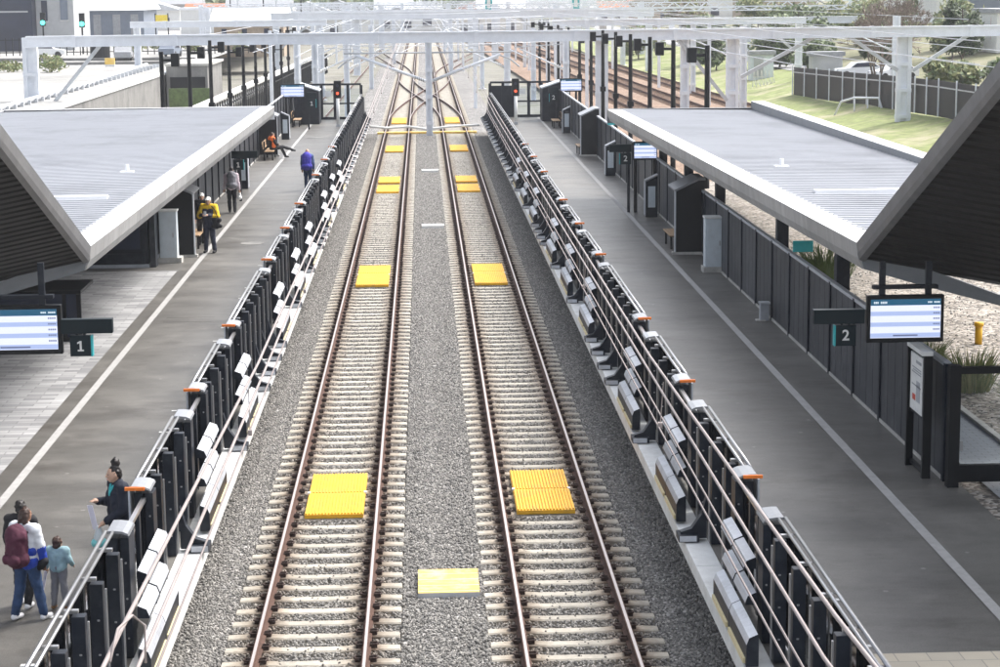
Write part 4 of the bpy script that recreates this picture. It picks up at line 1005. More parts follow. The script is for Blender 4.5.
# lift lobby glass box behind left sign
t = thing('glass_lobby', (-8.6, 46.5, PZ), 'dark glass enclosure below the left canopy wing behind the screen', 'glass enclosure')
MB().box(-3.2, .55, 0, 1.8, 1.12, 1.2).build('top_rail', 'black', t); MB().box(.45, .55, -.05, .05, 0, 1.12).build('corner_post', 'black', t); MB().box(-3.1, .45, .0, .02, .1, 1.12).build('glass_wall', 'glassdark', t); MB().box(.12, .2, -.04, .04, 0, 1.12).build('post', 'black', t); MB().box(-3.2, .55, -.05, .05, 0, .1).build('bottom_rail', 'black', t)
# big notice stand
t = thing('notice_stand', (8.10, 31.75, PZ), 'tall black notice stand with a poster beside the right fence gate', 'notice stand')
MB().box(.0, .14, 0, .08, 0, 2.05).build('near_post', 'black', t); MB().box(-.04, .08, .95, 1.03, 0, 2.05).build('far_post', 'black', t)
MB().box(-.04, .14, .0, 1.03, 2.05, 2.12).build('top_cap', 'white', t); MB().box(.03, .09, .08, .95, .95, 2.05).build('board', 'navy', t)
MB().box(.0, .03, .12, .91, 1.02, 1.98).build('poster', 'white', t)
MB().box(.03, .09, .08, .95, .05, .12).build('bottom_bar', 'black', t)
mb = MB()
for k, (z, h, y0, y1) in enumerate(((1.84, .05, .2, .55), (1.74, .02, .2, .8), (1.70, .02, .2, .75), (1.66, .02, .2, .82), (1.45, .02, .2, .8))): mb.box(-.003, 0, y0, y1, z, z + h, 0)
mb.box(-.003, 0, .25, .5, 1.2, 1.55, 1); mb.box(-.003, 0, .55, .75, 1.2, 1.3, 2)
mb.build('poster_print', ['greytile', 'boxtop', 'reds'], t)
# fence gate
t = thing('fence_gate', (8.45, 31.2, PZ), 'open black framed gate between the right wall and the garden path', 'gate')
MB().box(-.09, .09, -.09, .09, 0, 2.0).build('post', 'black', t); MB().box(.1, 2.2, -.05, .05, 1.86, 1.97).build('top_rail', 'black', t); MB().box(.1, .95, -.05, .05, .08, .36).build('kick_panel', 'black', t); MB().box(.09, .16, -.03, .03, .6, .75).build('latch', 'steel', t)
MB().box(.1, 2.2, -.012, .012, .36, 1.86).build('glass', 'glass', t)
t = thing('bollard', (9.55, 30.6, PZ), 'short grey metal bollard at the right picture edge by the gate', 'bollard'); MB().box(-.16, .2, -.15, .15, 0, .5).build('body', 'galv', t, bevel=.02); MB().box(-.1, .14, -.1, .1, .5, .56).build('head', 'galv', t, bevel=.01)
# platform end fences
def endgate(xa, xb, y, side):
    t = thing('end_gate', (0, y, PZ), f'dark end gate closing the far end of the {side} platform', 'end gate', 'dark gates closing the platform ends')
    n = 5; w = (xb - xa) / n
    for i in range(n + 1): MB().box(xa + w * i - .09, xa + w * i + .09, -.09, .09, 0, 2.15).build('post', 'navy', t)
    for i in range(n):
        a, b = xa + w * i + .09, xa + w * (i + 1) - .09
        if i in ((2, 3) if side == 'right' else (2, 3, 4)): MB().box(a, b, -.015, .015, .15, 1.95).build('glass', 'glass', t)
        else: MB().box(a, b, -.03, .03, .1, 2.0).build('panel', 'navy', t)
        MB().box(a, b, -.04, .04, .95, 1.05).build('mid_rail', 'navy', t)
    MB().box(xa, xb, -.1, .1, 2.15, 2.27).build('top_rail', 'navy', t)
    MB().box(xa, xb, -.05, .05, .0, .15).build('bottom_rail', 'navy', t)
    MB().box((xa + xb) / 2 - .2, (xa + xb) / 2 + .2, -.13, -.105, 1.45, 1.8).build('notice', 'white', t)
endgate(-8.1, -3.9, 128.2, 'left'); endgate(4.3, 8.4, 128.2, 'right')
for x, nm in ((7.9, 'right'), (-6.9, 'left')):
    t = thing('platform_booth', (x, 123.5, PZ), f'dark booth with sloping top near the {nm} end gate', 'booth', 'dark booths by the end gates')
    s = 1 if x > 0 else -1
    MB().prism([(-.55 * s, 0), (.6 * s, 0), (.6 * s, 2.4), (-.55 * s, 2.0)], 'y', 0, 2.2).build('body', 'navy', t, bevel=.02)
    MB().prism([(-.6 * s, 2.0), (.62 * s, 2.41), (.62 * s, 2.48), (-.6 * s, 2.07)], 'y', -.05, 2.25).build('top_trim', 'galv', t)
for x, nm in ((-5.1, 'left'), (5.6, 'right')):
    t = thing('signal', (x, 121, PZ), f'slim white signal post with red light near the {nm} end gate', 'signal', 'red signals at the platform ends')
    MB().tube([(0, 0, 0), (0, 0, 1.7)], .10, 10).build('post', 'white', t, smooth=True)
    MB().box(-.22, .22, -.02, .35, 1.7, 2.75).build('head', 'black', t, bevel=.04)
    MB().tube([(0, -.03, 2.0), (0, -.08, 2.0)], .09, 12).build('red_lamp', 'redlamp', t); MB().tube([(0, -.03, 2.45), (0, -.06, 2.45)], .09, 12).build('dark_lamp', 'glassdark', t)
    MB().box(-.12, .12, -.12, .12, .0, .15).build('base', 'galv', t)

# garden at right
sheet('garden_gravel', 8.6, 16, 6, 84, PZ - .06, 'gravel')
sheet('garden_path', 9.05, 10.15, 6, 40, PZ - .03, 'walk')
mb = MB(); mb.box(10.15, 10.27, 6, 41, PZ - .1, PZ + .03); struct(mb.build('path_kerb', 'plinth'))
mb = MB(); mb.box(16, 16.3, 6, 84, -.5, PZ + .3); struct(mb.build('garden_kerb', 'conc_white'))
mb = MB()
scatter('garden_pebbles', strip(10.3, 16, 30, 62, PZ - .055), 14, .03, .07, 4, src)
t = thing('marker_post', (12.55, 44.4, PZ - .06), 'short yellow marker post in the gravel garden', 'marker post')
MB().tube([(0, 0, 0), (0, 0, .42)], .085, 12).build('post', 'yellow', t, smooth=True); MB().tube([(0, 0, .42), (0, 0, .50)], .11, 12).build('cap', 'yellow', t, smooth=True)
def tuft(x, y, h, r, n, label, m='leaf3', seed=0):
    rr = random.Random(seed); mb = MB()
    for i in range(n):
        a = rr.uniform(0, 2 * pi); d = r * math.sqrt(rr.random()) * .5; bx, by = cos(a) * d, sin(a) * d
        hh = h * rr.uniform(.45, 1.); le = rr.uniform(.1, .8) * r; c, s2 = cos(a + rr.uniform(-.6, .6)), sin(a)
        w = rr.uniform(.008, .018)
        p = [(bx, by, 0), (bx + c * le * .35, by + s2 * le * .35, hh * .6), (bx + c * le, by + s2 * le, hh)]
        mb.add([(p[0][0] - w, p[0][1], 0), (p[0][0] + w, p[0][1], 0), (p[1][0] + w, p[1][1], p[1][2]), (p[1][0] - w, p[1][1], p[1][2]), p[2]], [(0, 1, 2, 3), (3, 2, 4)], rr.randrange(2))
    t = mb.build('grass_clump', [m, 'leaf2']); t.location = (x, y, PZ - .06)
    return tag(t, label, 'plant', 'plants in the gravel garden')
tuft(10.95, 39.2, .95, .75, 190, 'tall yellow green grass clump just right of the large right screen', seed=1)
tuft(11.6, 37.6, .6, .7, 120, 'low olive grass clump at the picture edge above the garden path', 'leaf2', seed=2)
tuft(10.7, 41.8, .7, .6, 130, 'yellowish grass clump behind the tall one near the right screen', seed=3)
tuft(12.2, 35.6, .5, .7, 110, 'spreading grass clump close to the path kerb at the right edge', seed=4)
tuft(11.1, 54.5, 1.3, 1.2, 260, 'olive grass clump seen under the corner of the right canopy', 'leaf2', seed=5)

# ------------------------------------------------------------------ surroundings, right
def rz_(x, y):
    f = lambda a, b: max(0, min(1, (x - a) / (b - a)))
    sm = lambda t: t * t * (3 - 2 * t)
    return -.35 + 1.3 * sm(f(26, 36)) + 2.2 * sm(f(40, 60)) + 3.5 * sm(f(60, 140))
def terrain(name, xs, ys, zf, m):
    vs = [(x, y, zf(x, y)) for y in ys for x in xs]; n = len(xs)
    fs = [(j * n + i, j * n + i + 1, (j + 1) * n + i + 1, (j + 1) * n + i) for j in range(len(ys) - 1) for i in range(n - 1)]
    o = MB().add(vs, fs).build(name, m, smooth=True); return struct(o)
ys = [60 + 12 * i for i in range(50)]
def bankx(x, y): return x - .024 * (y - 150)
terrain('grass_bank', [24.5, 26, 28, 30, 32, 34, 36], ys, lambda x, y: rz_(x, y) + .12 * sin(y * .31 + x), 'grass')
terrain('gravel_lane', [36, 38, 40, 42], ys, lambda x, y: rz_(x, y) + .02, 'road')
terrain('upper_bank', [42, 46, 50, 56, 62, 80, 110, 160, 300], ys, lambda x, y: rz_(x, y), 'scrub')
# dark screen fence with pale posts
t = thing('screen_fence', (0, 0, 0), 'long dark mesh fence with pale posts on the grass bank', 'fence')
fp = [(30.6, 165), (31.6, 150), (32.6, 138), (33.2, 128), (33.6, 112), (33.9, 95)]
for i in range(len(fp) - 1):
    (xa, ya), (xb, yb) = fp[i], fp[i + 1]; za, zb = rz_(xa, ya), rz_(xb, yb)
    MB().add([(xa, ya, za), (xb, yb, zb), (xb, yb, zb + 2.3), (xa, ya, za + 2.3), (xa + .05, ya, za), (xb + .05, yb, zb), (xb + .05, yb, zb + 2.3), (xa + .05, ya, za + 2.3)], [(0, 1, 2, 3), (7, 6, 5, 4), (3, 2, 6, 7)]).build('mesh_panel', 'black', t)
    MB().bar((xa - .06, ya, za + 1.9), (xb - .06, yb, zb + 1.9), .06, .08).build('rail', 'galv', t)
    for k in range(4):
        f = k / 4; x, y = xa + (xb - xa) * f, ya + (yb - ya) * f; MB().box(x - .14, x - .06, y - .04, y + .04, rz_(x, y), rz_(x, y) + 2.45).build('post', 'mast', t)
for (x, y, lab) in ((29.5, 143, 'left of the tall mast'), (31.7, 117, 'next to the canopy wing')):
    z = rz_(x, y); mb = MB().tube([(0, 0, z - .1), (.4, -.3, z + .9), (1.2, -1, z + 1.2), (2.6, -2.5, z + 1.25), (2.9, -2.9, z)], .08, 8)
    for q in (1.2, 2.0): mb.tube([(q, -1.2 * q / 1.4, z), (q, -1.2 * q / 1.4, z + 1.2)], .06, 6)
    o = mb.build('pipe_rail', 'mast', smooth=True); o.location = (x, y, 0); tag(o, f'pale bent pipe railing by the dark fence, {lab}', 'railing', 'pipe railings on the bank')

def leaves(mb, c, rx, ry, rz, n, size, rr, nm=1, clumps=14):
    cs = []
    for i in range(clumps):
        while True:
            p = Vector((rr.uniform(-1, 1), rr.uniform(-1, 1), rr.uniform(-1, 1)))
            if p.length < 1: break
        cs.append((Vector((p.x * rx, p.y * ry, p.z * rz)) * .78, rr.uniform(.28, .5)))
    for i in range(n):
        q, cr_ = rr.choice(cs); d = Vector((rr.gauss(0, 1), rr.gauss(0, 1), rr.gauss(0, 1))).normalized() * rr.random() ** .4 * cr_
        p = Vector(c) + q + Vector((d.x * rx, d.y * ry, d.z * rz))
        u = Vector((rr.gauss(0, 1), rr.gauss(0, 1), rr.gauss(0, 1))).normalized(); w = u.orthogonal().normalized()
        s = size * rr.uniform(.6, 1.3); mb.add([p - u * s, p + w * s * .5, p + u * s, p - w * s * .5], [(0, 1, 2, 3)], rr.randrange(nm))
def tree(x, y, zb, h, r, label, mats=('leaf1', 'leaf2'), n=1500, size=.28, seed=1, trunk=.35, cat='tree', group='trees and bushes around the railway', kind='tree', ratio=1.):
    rr = random.Random(seed); t = thing(kind, (x, y, zb), label, cat, group)
    mb = MB(); mb.tube([(0, 0, -.3), (rr.uniform(-.1, .1), 0, h * trunk), (rr.uniform(-.2, .2), 0, h * .8)], .03 * h, 8, r2=.008 * h)
    for k in range(5):
        a = rr.uniform(0, 2 * pi); z = h * rr.uniform(trunk * .6, .7); mb.tube([(0, 0, z), (cos(a) * r * .7, sin(a) * r * .7, z + h * .2)], .012 * h, 6, r2=.004 * h)
    mb.build('trunk', 'bark', t)
    ch = h * (1 - trunk * .8) / 2
    mb = MB(); leaves(mb, (0, 0, h - ch), r, r, ch, n, size, rr, len(mats)); mb.build('crown', list(mats), t)
    return t
def bare_tree(x, y, zb, h, label, seed):
    rr = random.Random(seed); t = thing('bare_tree', (x, y, zb), label, 'tree', 'trees and bushes around the railway')
    tr = MB(); tw = MB()
    def grow(p, d, L, r, lev):
        q = p + d * L; (tr if lev < 2 else tw).tube([p, (p + q) / 2 + Vector((rr.uniform(-.06, .06), rr.uniform(-.06, .06), 0)) * L, q], max(r, .022), 5 if lev < 3 else 3, r2=max(r * .6, .018))
        if lev >= 6: return
        for k in range(3 if lev < 5 else 4):
            a = Vector((rr.gauss(0, 1), rr.gauss(0, 1), rr.gauss(.25, .6))).normalized(); grow(q, (d * 1.05 + a * .75).normalized(), L * rr.uniform(.62, .86), r * .6, lev + 1)
    for k in range(4): grow(Vector((0, 0, 0)), Vector((rr.uniform(-.5, .5), rr.uniform(-.4, .4), 1)).normalized(), h * .22, .13, 1)
    tr.build('trunk', 'bark', t); tw.build('twigs', 'twig', t)
_bt = bare_tree(35.9, 158, 1.0, 8.6, 'bare grey tree with a dense mesh of twigs behind the dark fence', 3)
bare_tree(42.6, 178, 2.0, 8.2, 'bare brownish tree behind the right hand gantry mast', 8)
tree(46.0, 170, 1.8, 6.6, 1.7, 'slim dark green tree right of the bare tree', n=4200, size=.22, mats=('leaf0', 'leaf1'), seed=4, trunk=.12)
for i, (x, y, h, r, lab, mm, tk) in enumerate((
    (36.5, 205, 5.2, 3.4, 'broad dark bush left of the bare tree', ('leaf1', 'leaf2'), .05), (41, 215, 5.4, 3.6, 'rounded green bush directly behind the bare tree', ('leaf1', 'leaf2'), .05), (49, 215, 5.6, 4.2, 'pale olive bush between the bare trees', ('leaf2', 'leaf3'), .05),
    (55, 205, 5.2, 3.6, 'olive bush behind the slim dark tree', ('leaf2', 'leaf3'), .05), (40.2, 152, 3.2, 2.2, 'low yellow green bush at the foot of the bare tree', ('leaf2', 'leaf3'), .02), (44.5, 150, 3., 2., 'low green bush under the right gantry brace', ('leaf2', 'leaf1'), .02),
    (33, 235, 5.5, 3.4, 'dark bush behind the white van', ('leaf1', 'leaf2'), .05), (62, 250, 6, 4.5, 'long olive hedge bush in front of the grey house', ('leaf2', 'leaf3'), .02), (54, 262, 6, 4.5, 'olive hedge bush left of the grey house', ('leaf2', 'leaf3'), .02), (46, 275, 6.5, 4.2, 'yellowish tree above the right gantry', ('leaf3', 'leaf2'), .2),
    (28.5, 265, 5, 3.2, 'green bush beside the far rusty tracks', ('leaf2', 'leaf3'), .05), (45.5, 196, 4.6, 3.4, 'dark bush right behind the twigs of the bare tree', ('leaf1', 'leaf2'), .03), (51, 192, 4.4, 3.2, 'olive bush behind the slim dark tree and the red board', ('leaf2', 'leaf3'), .03), (31.5, 215, 4.2, 2.6, 'round green bush behind the pale green hut', ('leaf1', 'leaf2'), .03), (44, 235, 6.2, 4.4, 'tall green tree mass over the lane with cars', ('leaf1', 'leaf2'), .05), (38.5, 196, 3.2, 2.4, 'green bush between the white van and the bare tree', ('leaf1', 'leaf2'), .03), (52, 235, 6.0, 4.2, 'broad olive tree above the right gantry beam', ('leaf2', 'leaf3'), .05), (38, 290, 7, 4.6, 'autumn coloured tree at the top right of the tracks', ('leaf3', 'twig'), .2))):
    tree(x, y, rz_(x, y), h, r, lab, mm, 2600, .30, 20 + i, tk)
# cars
def car(x, y, z, rz, label, van=False, col='carwhite', group='cars parked on the right bank'):
    t = thing('parked_van' if van else 'parked_car', (x, y, z), label, 'van' if van else 'car', group, rz)
    if van: pr = [(-2.4, .35), (2.4, .35), (2.45, .9), (2.2, 1.15), (1.55, 1.3), (.9, 1.95), (-2.3, 2.0), (-2.42, 1.2)]
    else: pr = [(-2.1, .3), (2.1, .3), (2.15, .62), (1.95, .82), (1.0, .92), (.45, 1.38), (-1.0, 1.42), (-1.7, 1.0), (-2.1, .92)]
    b = MB().prism(pr, 'y', -.85, .85).build('body', col, t, bevel=.06)
    if van: wp = [(1.42, 1.33), (.92, 1.85), (.1, 1.85), (.1, 1.33)]
    else: wp = [(.92, .95), (.42, 1.31), (-.95, 1.35), (-1.5, 1.0)]
    for s in (-1, 1): MB().prism(wp, 'y', s * .853, s * .87).build('side_window', 'glassdark', t)
    for wx in (-1.35, 1.35):
        for s in (-1, 1): MB().tube([(wx, s * .68, .32), (wx, s * .89, .32)], .32, 16).build('wheel', 'rubber', t)
    fx = 2.2 if van else 2.0
    for s in (-.6, .6): MB().box(fx - .15, fx + .02 + (.2 if van else .12), s - .15, s + .15, .62, .78).build('headlight', 'boxtop', t)
    return t
car(39.0, 214, rz_(39, 214), R(190), 'white van on the lane behind the masts at right', True)
car(40.5, 172, rz_(40.5, 172) + .1, R(200), 'white car half hidden behind the bare tree')
car(43.6, 163, rz_(43.6, 163) + .1, R(170), 'white car partly behind the right gantry mast')
car(38.6, 177, rz_(38.6, 177) + .1, R(185), 'white car at the left foot of the bare tree')
# grey house at top right, and more buildings
def building(x, y, z, w, d, h, label, wall, roof=None, rh=1.6, wins=(), roofm='greytile', flat=False, cat='building', group='buildings in the background', ridge='x', win_m='glassdark', name='house'):
    t = thing(name, (x, y, z), label, cat, group)
    MB().box(-w / 2, w / 2, 0, d, -.5, h).build('wall', wall, t)
    if flat: MB().box(-w / 2 - .2, w / 2 + .2, -.2, d + .2, h, h + .4).build('roof', roofm, t)
    elif ridge == 'x': MB().prism([(-.6, h - .05), (d / 2, h + rh), (d + .6, h - .05)], 'x', -w / 2 - .5, w / 2 + .5).build('roof', roofm, t)
    else: MB().prism([(-w / 2 - .5, h - .05), (0, h + rh), (w / 2 + .5, h - .05)], 'y', -.5, d + .5).build('roof', roofm, t)
    for (a, b, c, e, mm) in wins:
        f = MB().box(a, b, -.10, -.01, c, e).build('window', mm, t)
        if b - a < 3: MB().box(a - .08, b + .08, -.07, -.005, c - .08, c).build('sill', 'white', f)
    return t
building(68.5, 238, 5.0, 15, 9, 3.6, 'pale grey house with a wide blue grey garage door at top right', 'whitewall', rh=2.0, wins=((-6, 1.2, .5, 2.9, 'bluewall'), (2.6, 4.2, 1., 2.9, 'glassdark'), (4.8, 7, 1., 2.9, 'glassdark')), roofm='galv')
building(57.5, 188, 3.2, 7, 8, 3.2, 'white flat roofed building behind the right canopy wing', 'whitewall', flat=True, wins=((-2.5, 1, .8, 2.2, 'glassdark'),))
t = thing('red_sign', (54.5, 190, 3.0), 'red board standing behind the slim dark tree', 'sign'); MB().box(-.5, .9, 0, .12, .9, 3.).build('board', 'reds', t); MB().box(-.4, -.25, .05, .2, 0, 1).build('post', 'galv', t); MB().box(.6, .75, .05, .2, 0, 1).build('post', 'galv', t)
building(32.2, 190, .6, 2.2, 1.6, 2.1, 'pale green equipment hut beside the rusty tracks', 'cab', flat=True, cat='hut', wins=((-.8, .1, .1, 1.9, 'greywall'),), name='equipment_hut', group='trackside huts')
building(36.8, 182, .9, 2.8, 1.6, 1.9, 'grey equipment hut left of the dark fence', 'greywall', flat=True, cat='hut', name='equipment_hut', group='trackside huts')
t = thing('barrier_rack', (30.0, 182, .1), 'cluster of white rails standing by the equipment hut', 'rack')
for k in range(6): MB().tube([(.35 * k, 0, 0), (.35 * k + .1, 0, 1.5), (.35 * k + .25, 0, .2)], .05, 6).build('rail', 'white', t)
# far skyline
rs = random.Random(11)
wl = ['whitewall', 'greywall', 'brick', 'whitewall']; rl = ['rooftile', 'greytile', 'greytile', 'galv']
i = 0
adjs = ['white walled', 'grey walled', 'sandy walled', 'small white']
for x, y, w, h, a, b, lab in ((-52, 380, 14, 4, 0, 3, 'long white shed with a metal roof left of the tracks'), (-32, 400, 12, 4.5, 0, 1, 'white house with a grey roof far left of the tracks'), (-18, 440, 13, 5, 1, 1, 'grey house at the skyline left of the tracks'), (-3, 470, 15, 5, 0, 3, 'white building closing the view along the tracks'), (14, 450, 12, 5, 2, 0, 'sandy house with an orange roof right of the track end'), (30, 430, 14, 5, 0, 1, 'white house with grey roof at the right skyline'), (48, 400, 12, 5, 2, 0, 'sandy house with orange roof above the right bank'), (64, 360, 14, 5, 2, 0, 'sandy brick house behind the yellowish tree'), (-72, 345, 10, 4, 0, 0, 'white house with bright orange roof behind the long shed'), (84, 330, 12, 5, 0, 1, 'white house with two white chimneys at top right'), (100, 300, 12, 5, 1, 1, 'grey house beyond the right picture edge')):
    zz = (rz_(x, y) if x > 24 else 2.0 if x < -20 else 0)
    hh = building(x, y, zz, w, 9, h, lab, wl[a], rh=2.2, roofm=rl[b], wins=((-w * .35, -w * .2, 1, 2.6, 'glassdark'), (-w * .05, w * .1, 1, 2.6, 'glassdark'), (w * .22, w * .36, 1, 2.6, 'glassdark')), ridge='x' if i % 2 else 'y')
    if 'chimneys' in lab:
        for q in (-3, 2): MB().box(q - .4, q + .4, 4, 4.8, h + 1, h + 3.2).build('chimney', 'white', hh)
    i += 1
k = 0
for i in range(17):
    x = -70 + 9.5 * i + rs.uniform(-2, 2); y = rs.uniform(395, 470); w = rs.uniform(7, 11); h = rs.uniform(3.2, 5.5); j = rs.randrange(3)
    building(x, y, 2.0 if x < -20 else rz_(x, y) * .8 if x > 24 else 0, w, 8, h, f'{["white", "sandy", "grey"][j]} house in the far row of small houses, {ORD[i]} from the left', ['whitewall', 'brick', 'greywall'][j], rh=rs.uniform(1.4, 2.4), roofm=['greytile', 'rooftile', 'galv', 'roofcap'][rs.randrange(4)], ridge=rs.choice('xy'), wins=((-w * .32, -w * .16, 1, 2.5, 'glassdark'), (w * .1, w * .3, 1, 2.5, 'glassdark')), group='small houses in the far row')
for i in range(26):
    x = -95 + 8.2 * i + rs.uniform(-2, 2); y = 500 + rs.uniform(-25, 40)
    side = 'left' if x < 0 else 'right'
    tree(x, y, 2.0 if x < -20 else rz_(x, y) if x > 24 else 0, rs.uniform(8, 12), rs.uniform(5, 7), f'hazy tree on the skyline, {ORD[k if k < 13 else k - 13]} from the left in the {"left" if k < 13 else "right"} half', ('leaf1', 'leaf2') if i % 3 else ('leaf2', 'leaf3'), 420, .9, 100 + i, .1, group='trees along the far skyline', kind='skyline_tree'); k += 1
hm = MB(); hx = [-700 + 50 * i for i in range(29)]; hy = [560, 640, 760, 900, 1100, 1400]
hv = [(x, y, -1 + (0, 6, 14, 22, 26, 20)[j] * (1 + .25 * sin(x * .017 + j) + .15 * sin(x * .05))) for j, y in enumerate(hy) for x in hx]
hm.add(hv, [(j * 29 + i, j * 29 + i + 1, (j + 1) * 29 + i + 1, (j + 1) * 29 + i) for j in range(5) for i in range(28)]); struct(hm.build('hills', 'hill', smooth=True))
mb = MB(); rr = random.Random(5)
for i in range(9000):
    x = rr.uniform(-400, 400); y = rr.uniform(570, 760); z = rr.uniform(0, 9) + (y - 560) * .07
    u = Vector((rr.gauss(0, 1), rr.gauss(0, 1), rr.gauss(0, 1))).normalized(); w = u.orthogonal().normalized(); s = rr.uniform(.9, 2.)
    p = Vector((x, y, z)); mb.add([p - u * s, p + w * s * .6, p + u * s, p - w * s * .6], [(0, 1, 2, 3)], rr.randrange(3))
o = mb.build('far_woodland', ['leaf1', 'leaf2', 'leaf3']); o['kind'] = 'stuff'

# ------------------------------------------------------------------ surroundings, left
TZ = 2.35
terrain('concrete_apron', [-400, -200, -120, -80, -60, -45, -35, -28, -21.9], [86, 100, 140, 200, 260, 330, 420, 560], lambda x, y: TZ - (.0 if x > -40 else .1), 'terrace')
t = thing('retaining_wall', (0, 0, 0), 'long stained concrete retaining wall behind the left canopy', 'wall')
MB().box(-21.9, -21.4, 96, 188, -.6, TZ + .05).build('wall', 'concwall', t); MB().box(-22.0, -21.3, 96, 188, TZ + .05, TZ + .2).build('coping', 'conc_white', t)
mb = MB(); mb.tube([(-24.5, 100, TZ + .25), (-24.5, 150, TZ + .25), (-25.5, 188, TZ + .25)], .16, 8)
for i in range(40): mb.box(-24.8, -24.2, 101 + 2.2 * i, 101.3 + 2.2 * i, TZ, TZ + .3)
tag(mb.build('cable_run', 'galv'), 'raised cable run on the pale apron above the retaining wall', 'cable run')
t = thing('concrete_box', (-21.2, 168, -.5), 'dark concrete box culvert at the end of the retaining wall', 'culvert'); MB().box(0, 3.4, 0, 12, 0, 3.6).build('wall', 'concwall', t); MB().box(.3, 3.2, -.06, -.01, .6, 2.7).build('opening', 'black', t); MB().box(-.1, 3.6, -.1, 12, 3.6, 3.8).build('roof', 'plinth', t)
t = thing('green_board', (-18.8, 150, -.5), 'faded green board leaning by the retaining wall', 'board'); MB().box(0, 3.0, 0, .2, .4, 2.6).build('board', 'leaf2', t); MB().box(.2, .35, .2, .35, 0, 2.2).build('prop', 'galv', t); MB().box(2.6, 2.75, .2, .35, 0, 2.2).build('prop', 'galv', t)
# dark palisade fence with white pipes
t = thing('palisade_fence', (-14.3, 108, -.5), 'long dark palisade fence with white pipes left of the lamp posts', 'fence')
for i in range(100): MB().box(-.06 + i * .03, .06 + i * .03, i * 1.35 - .04, i * 1.35 + .04, 0, 2.3).build('pale', 'black', t)
MB().bar((0, 0, 1.9), (3., 134, 1.9), .08, .1).build('rail', 'black', t)
for k, (x, z) in enumerate(((-15.2, .9), (-15.7, 1.5), (-16.3, .5))):
    mb = MB().tube([(x, 104, z), (x + 1.4, 170, z), (x + 3.4, 250, z)], .26, 8); tag(mb.build('white_pipe', 'white', smooth=True), ['lower white pipe along the palisade fence', 'upper white pipe along the palisade fence', 'outermost white pipe by the palisade fence'][k], 'pipe', 'white pipes behind the left platform')
for i, (x, y, w, h, lab, wall, mm) in enumerate(((-54.6, 250, 14, 9, 'dark blue glazed building at the top left corner', 'glassdark', 'greytile'),)):
    building(x, y, TZ, w, 12, h, lab, wall, flat=True, wins=((-6, 6.5, 4.6, 4.8, 'greywall'), (-6.5, -3, .3, 3, 'bluewall')), roofm=mm)
building(-45.2, 252, TZ, 4.6, 12, 9, 'tall grey building with green signal lamps at top left', 'greywall', flat=True, wins=((-1.6, -.9, 3.5, 6., 'glassdark'), (.7, 1.6, 3.6, 6.5, 'bluewall')))
building(-42.2, 275, TZ, 9.5, 14, 4.6, 'long slate grey shed with a white roof at top left', 'bluewall', rh=1.8, roofm='roofcap', wins=((-4.4, -3.2, 1, 3.6, 'whitewall'), (-2, -1, .3, 4, 'greytile'), (.6, 1.6, .3, 4, 'greytile'), (3, 4, .3, 4, 'greytile')))
building(-20.4, 240, TZ - .3, 8.2, 10, 3.6, 'sandy brick building with small windows left of the far fence', 'brick', rh=1.6, wins=((-3.2, -2.6, 1.5, 2.8, 'glassdark'), (-.8, -.2, 1.5, 2.8, 'glassdark'), (1.8, 2.4, 1.5, 2.8, 'glassdark')), roofm='roofcap', ridge='x')
building(-30, 330, TZ, 18, 10, 4, 'low white hall behind the sandy brick building', 'whitewall', flat=True, roofm='roofcap')
for x, y, lab in ((-45.6, 246, 'on the tall grey building'), (-38.6, 232, 'on a pole before the slate grey shed')):
    t = thing('green_signal', (x, y, TZ), f'green signal lamp {lab}', 'signal', 'green signal lamps at top left'); MB().tube([(0, 0, 0), (0, 0, 4.6)], .1, 8).build('pole', 'black', t); MB().box(-.3, .3, -.1, .3, 3.0, 4.6).build('head', 'black', t); MB().tube([(0, -.12, 3.4), (0, -.2, 3.4)], .26, 12).build('lamp', 'greenlamp', t)
t = thing('water_tank', (-34.0, 215, TZ), 'black round topped tank on the apron at top left', 'tank'); MB().tube([(0, 0, 0), (0, 0, 1.7)], 1.05, 20).build('shell', 'black', t, smooth=False); MB().ell((0, 0, 1.7), 1.05, 1.05, .35, 20, 8).build('lid', 'black', t, smooth=True); MB().box(-.25, .25, -1.1, -1.04, 1.2, 1.5).build('notice', 'white', t)
t = thing('yellow_sign', (-33.4, 262, TZ), 'yellow road sign on two posts left of the sandy brick building', 'sign'); MB().box(-.75, .75, 0, .1, 2.7, 4.0).build('board', 'yellowsign', t)
for q in (-.8, .8): MB().tube([(q, .2, 0), (q, .2, 4.2)], .09, 6).build('post', 'black', t)
t = thing('yellow_barrier', (-29.2, 190, TZ), 'small pale yellow barrier on the apron above the retaining wall', 'barrier'); MB().box(-.45, .45, 0, .3, .2, .8).build('board', 'paleyellow', t); MB().box(-.45, .45, -.02, .32, 0, .2).build('base', 'white', t)
t = thing('road_fence', (-60, 228, TZ), 'dark picket fence along the road at top left', 'fence')
for i in range(60): MB().box(i * .75 - .05, i * .75 + .05, 0, .1, 0, 2.0).build('picket', 'black', t)
MB().box(0, 44.5, .02, .08, 1.7, 1.8).build('rail', 'black', t); MB().box(0, 44.5, .02, .08, .3, .4).build('rail', 'black', t)
for i, (x, y, h, r, lab) in enumerate(((-32.6, 178, 1.7, 2.2, 'dry grassy bush beside the left gantry mast'), (-37, 180, 1.0, 2.4, 'low grassy patch at the left picture edge'), (-25.5, 226, 2.2, 1.3, 'small bush below the yellow sign'), (-28.5, 226, 2.2, 1.6, 'green bush left of the small bush below the yellow sign'), (-20.5, 228, 2.4, 1.2, 'small bush by the sandy brick building'), (-33, 230, 1.6, 2.0, 'low bush behind the black tank'))):
    tree(x, y, TZ, h, r, lab, ('leaf3', 'leaf2'), 700, .16, 60 + i, .02, cat='bush', kind='bush')
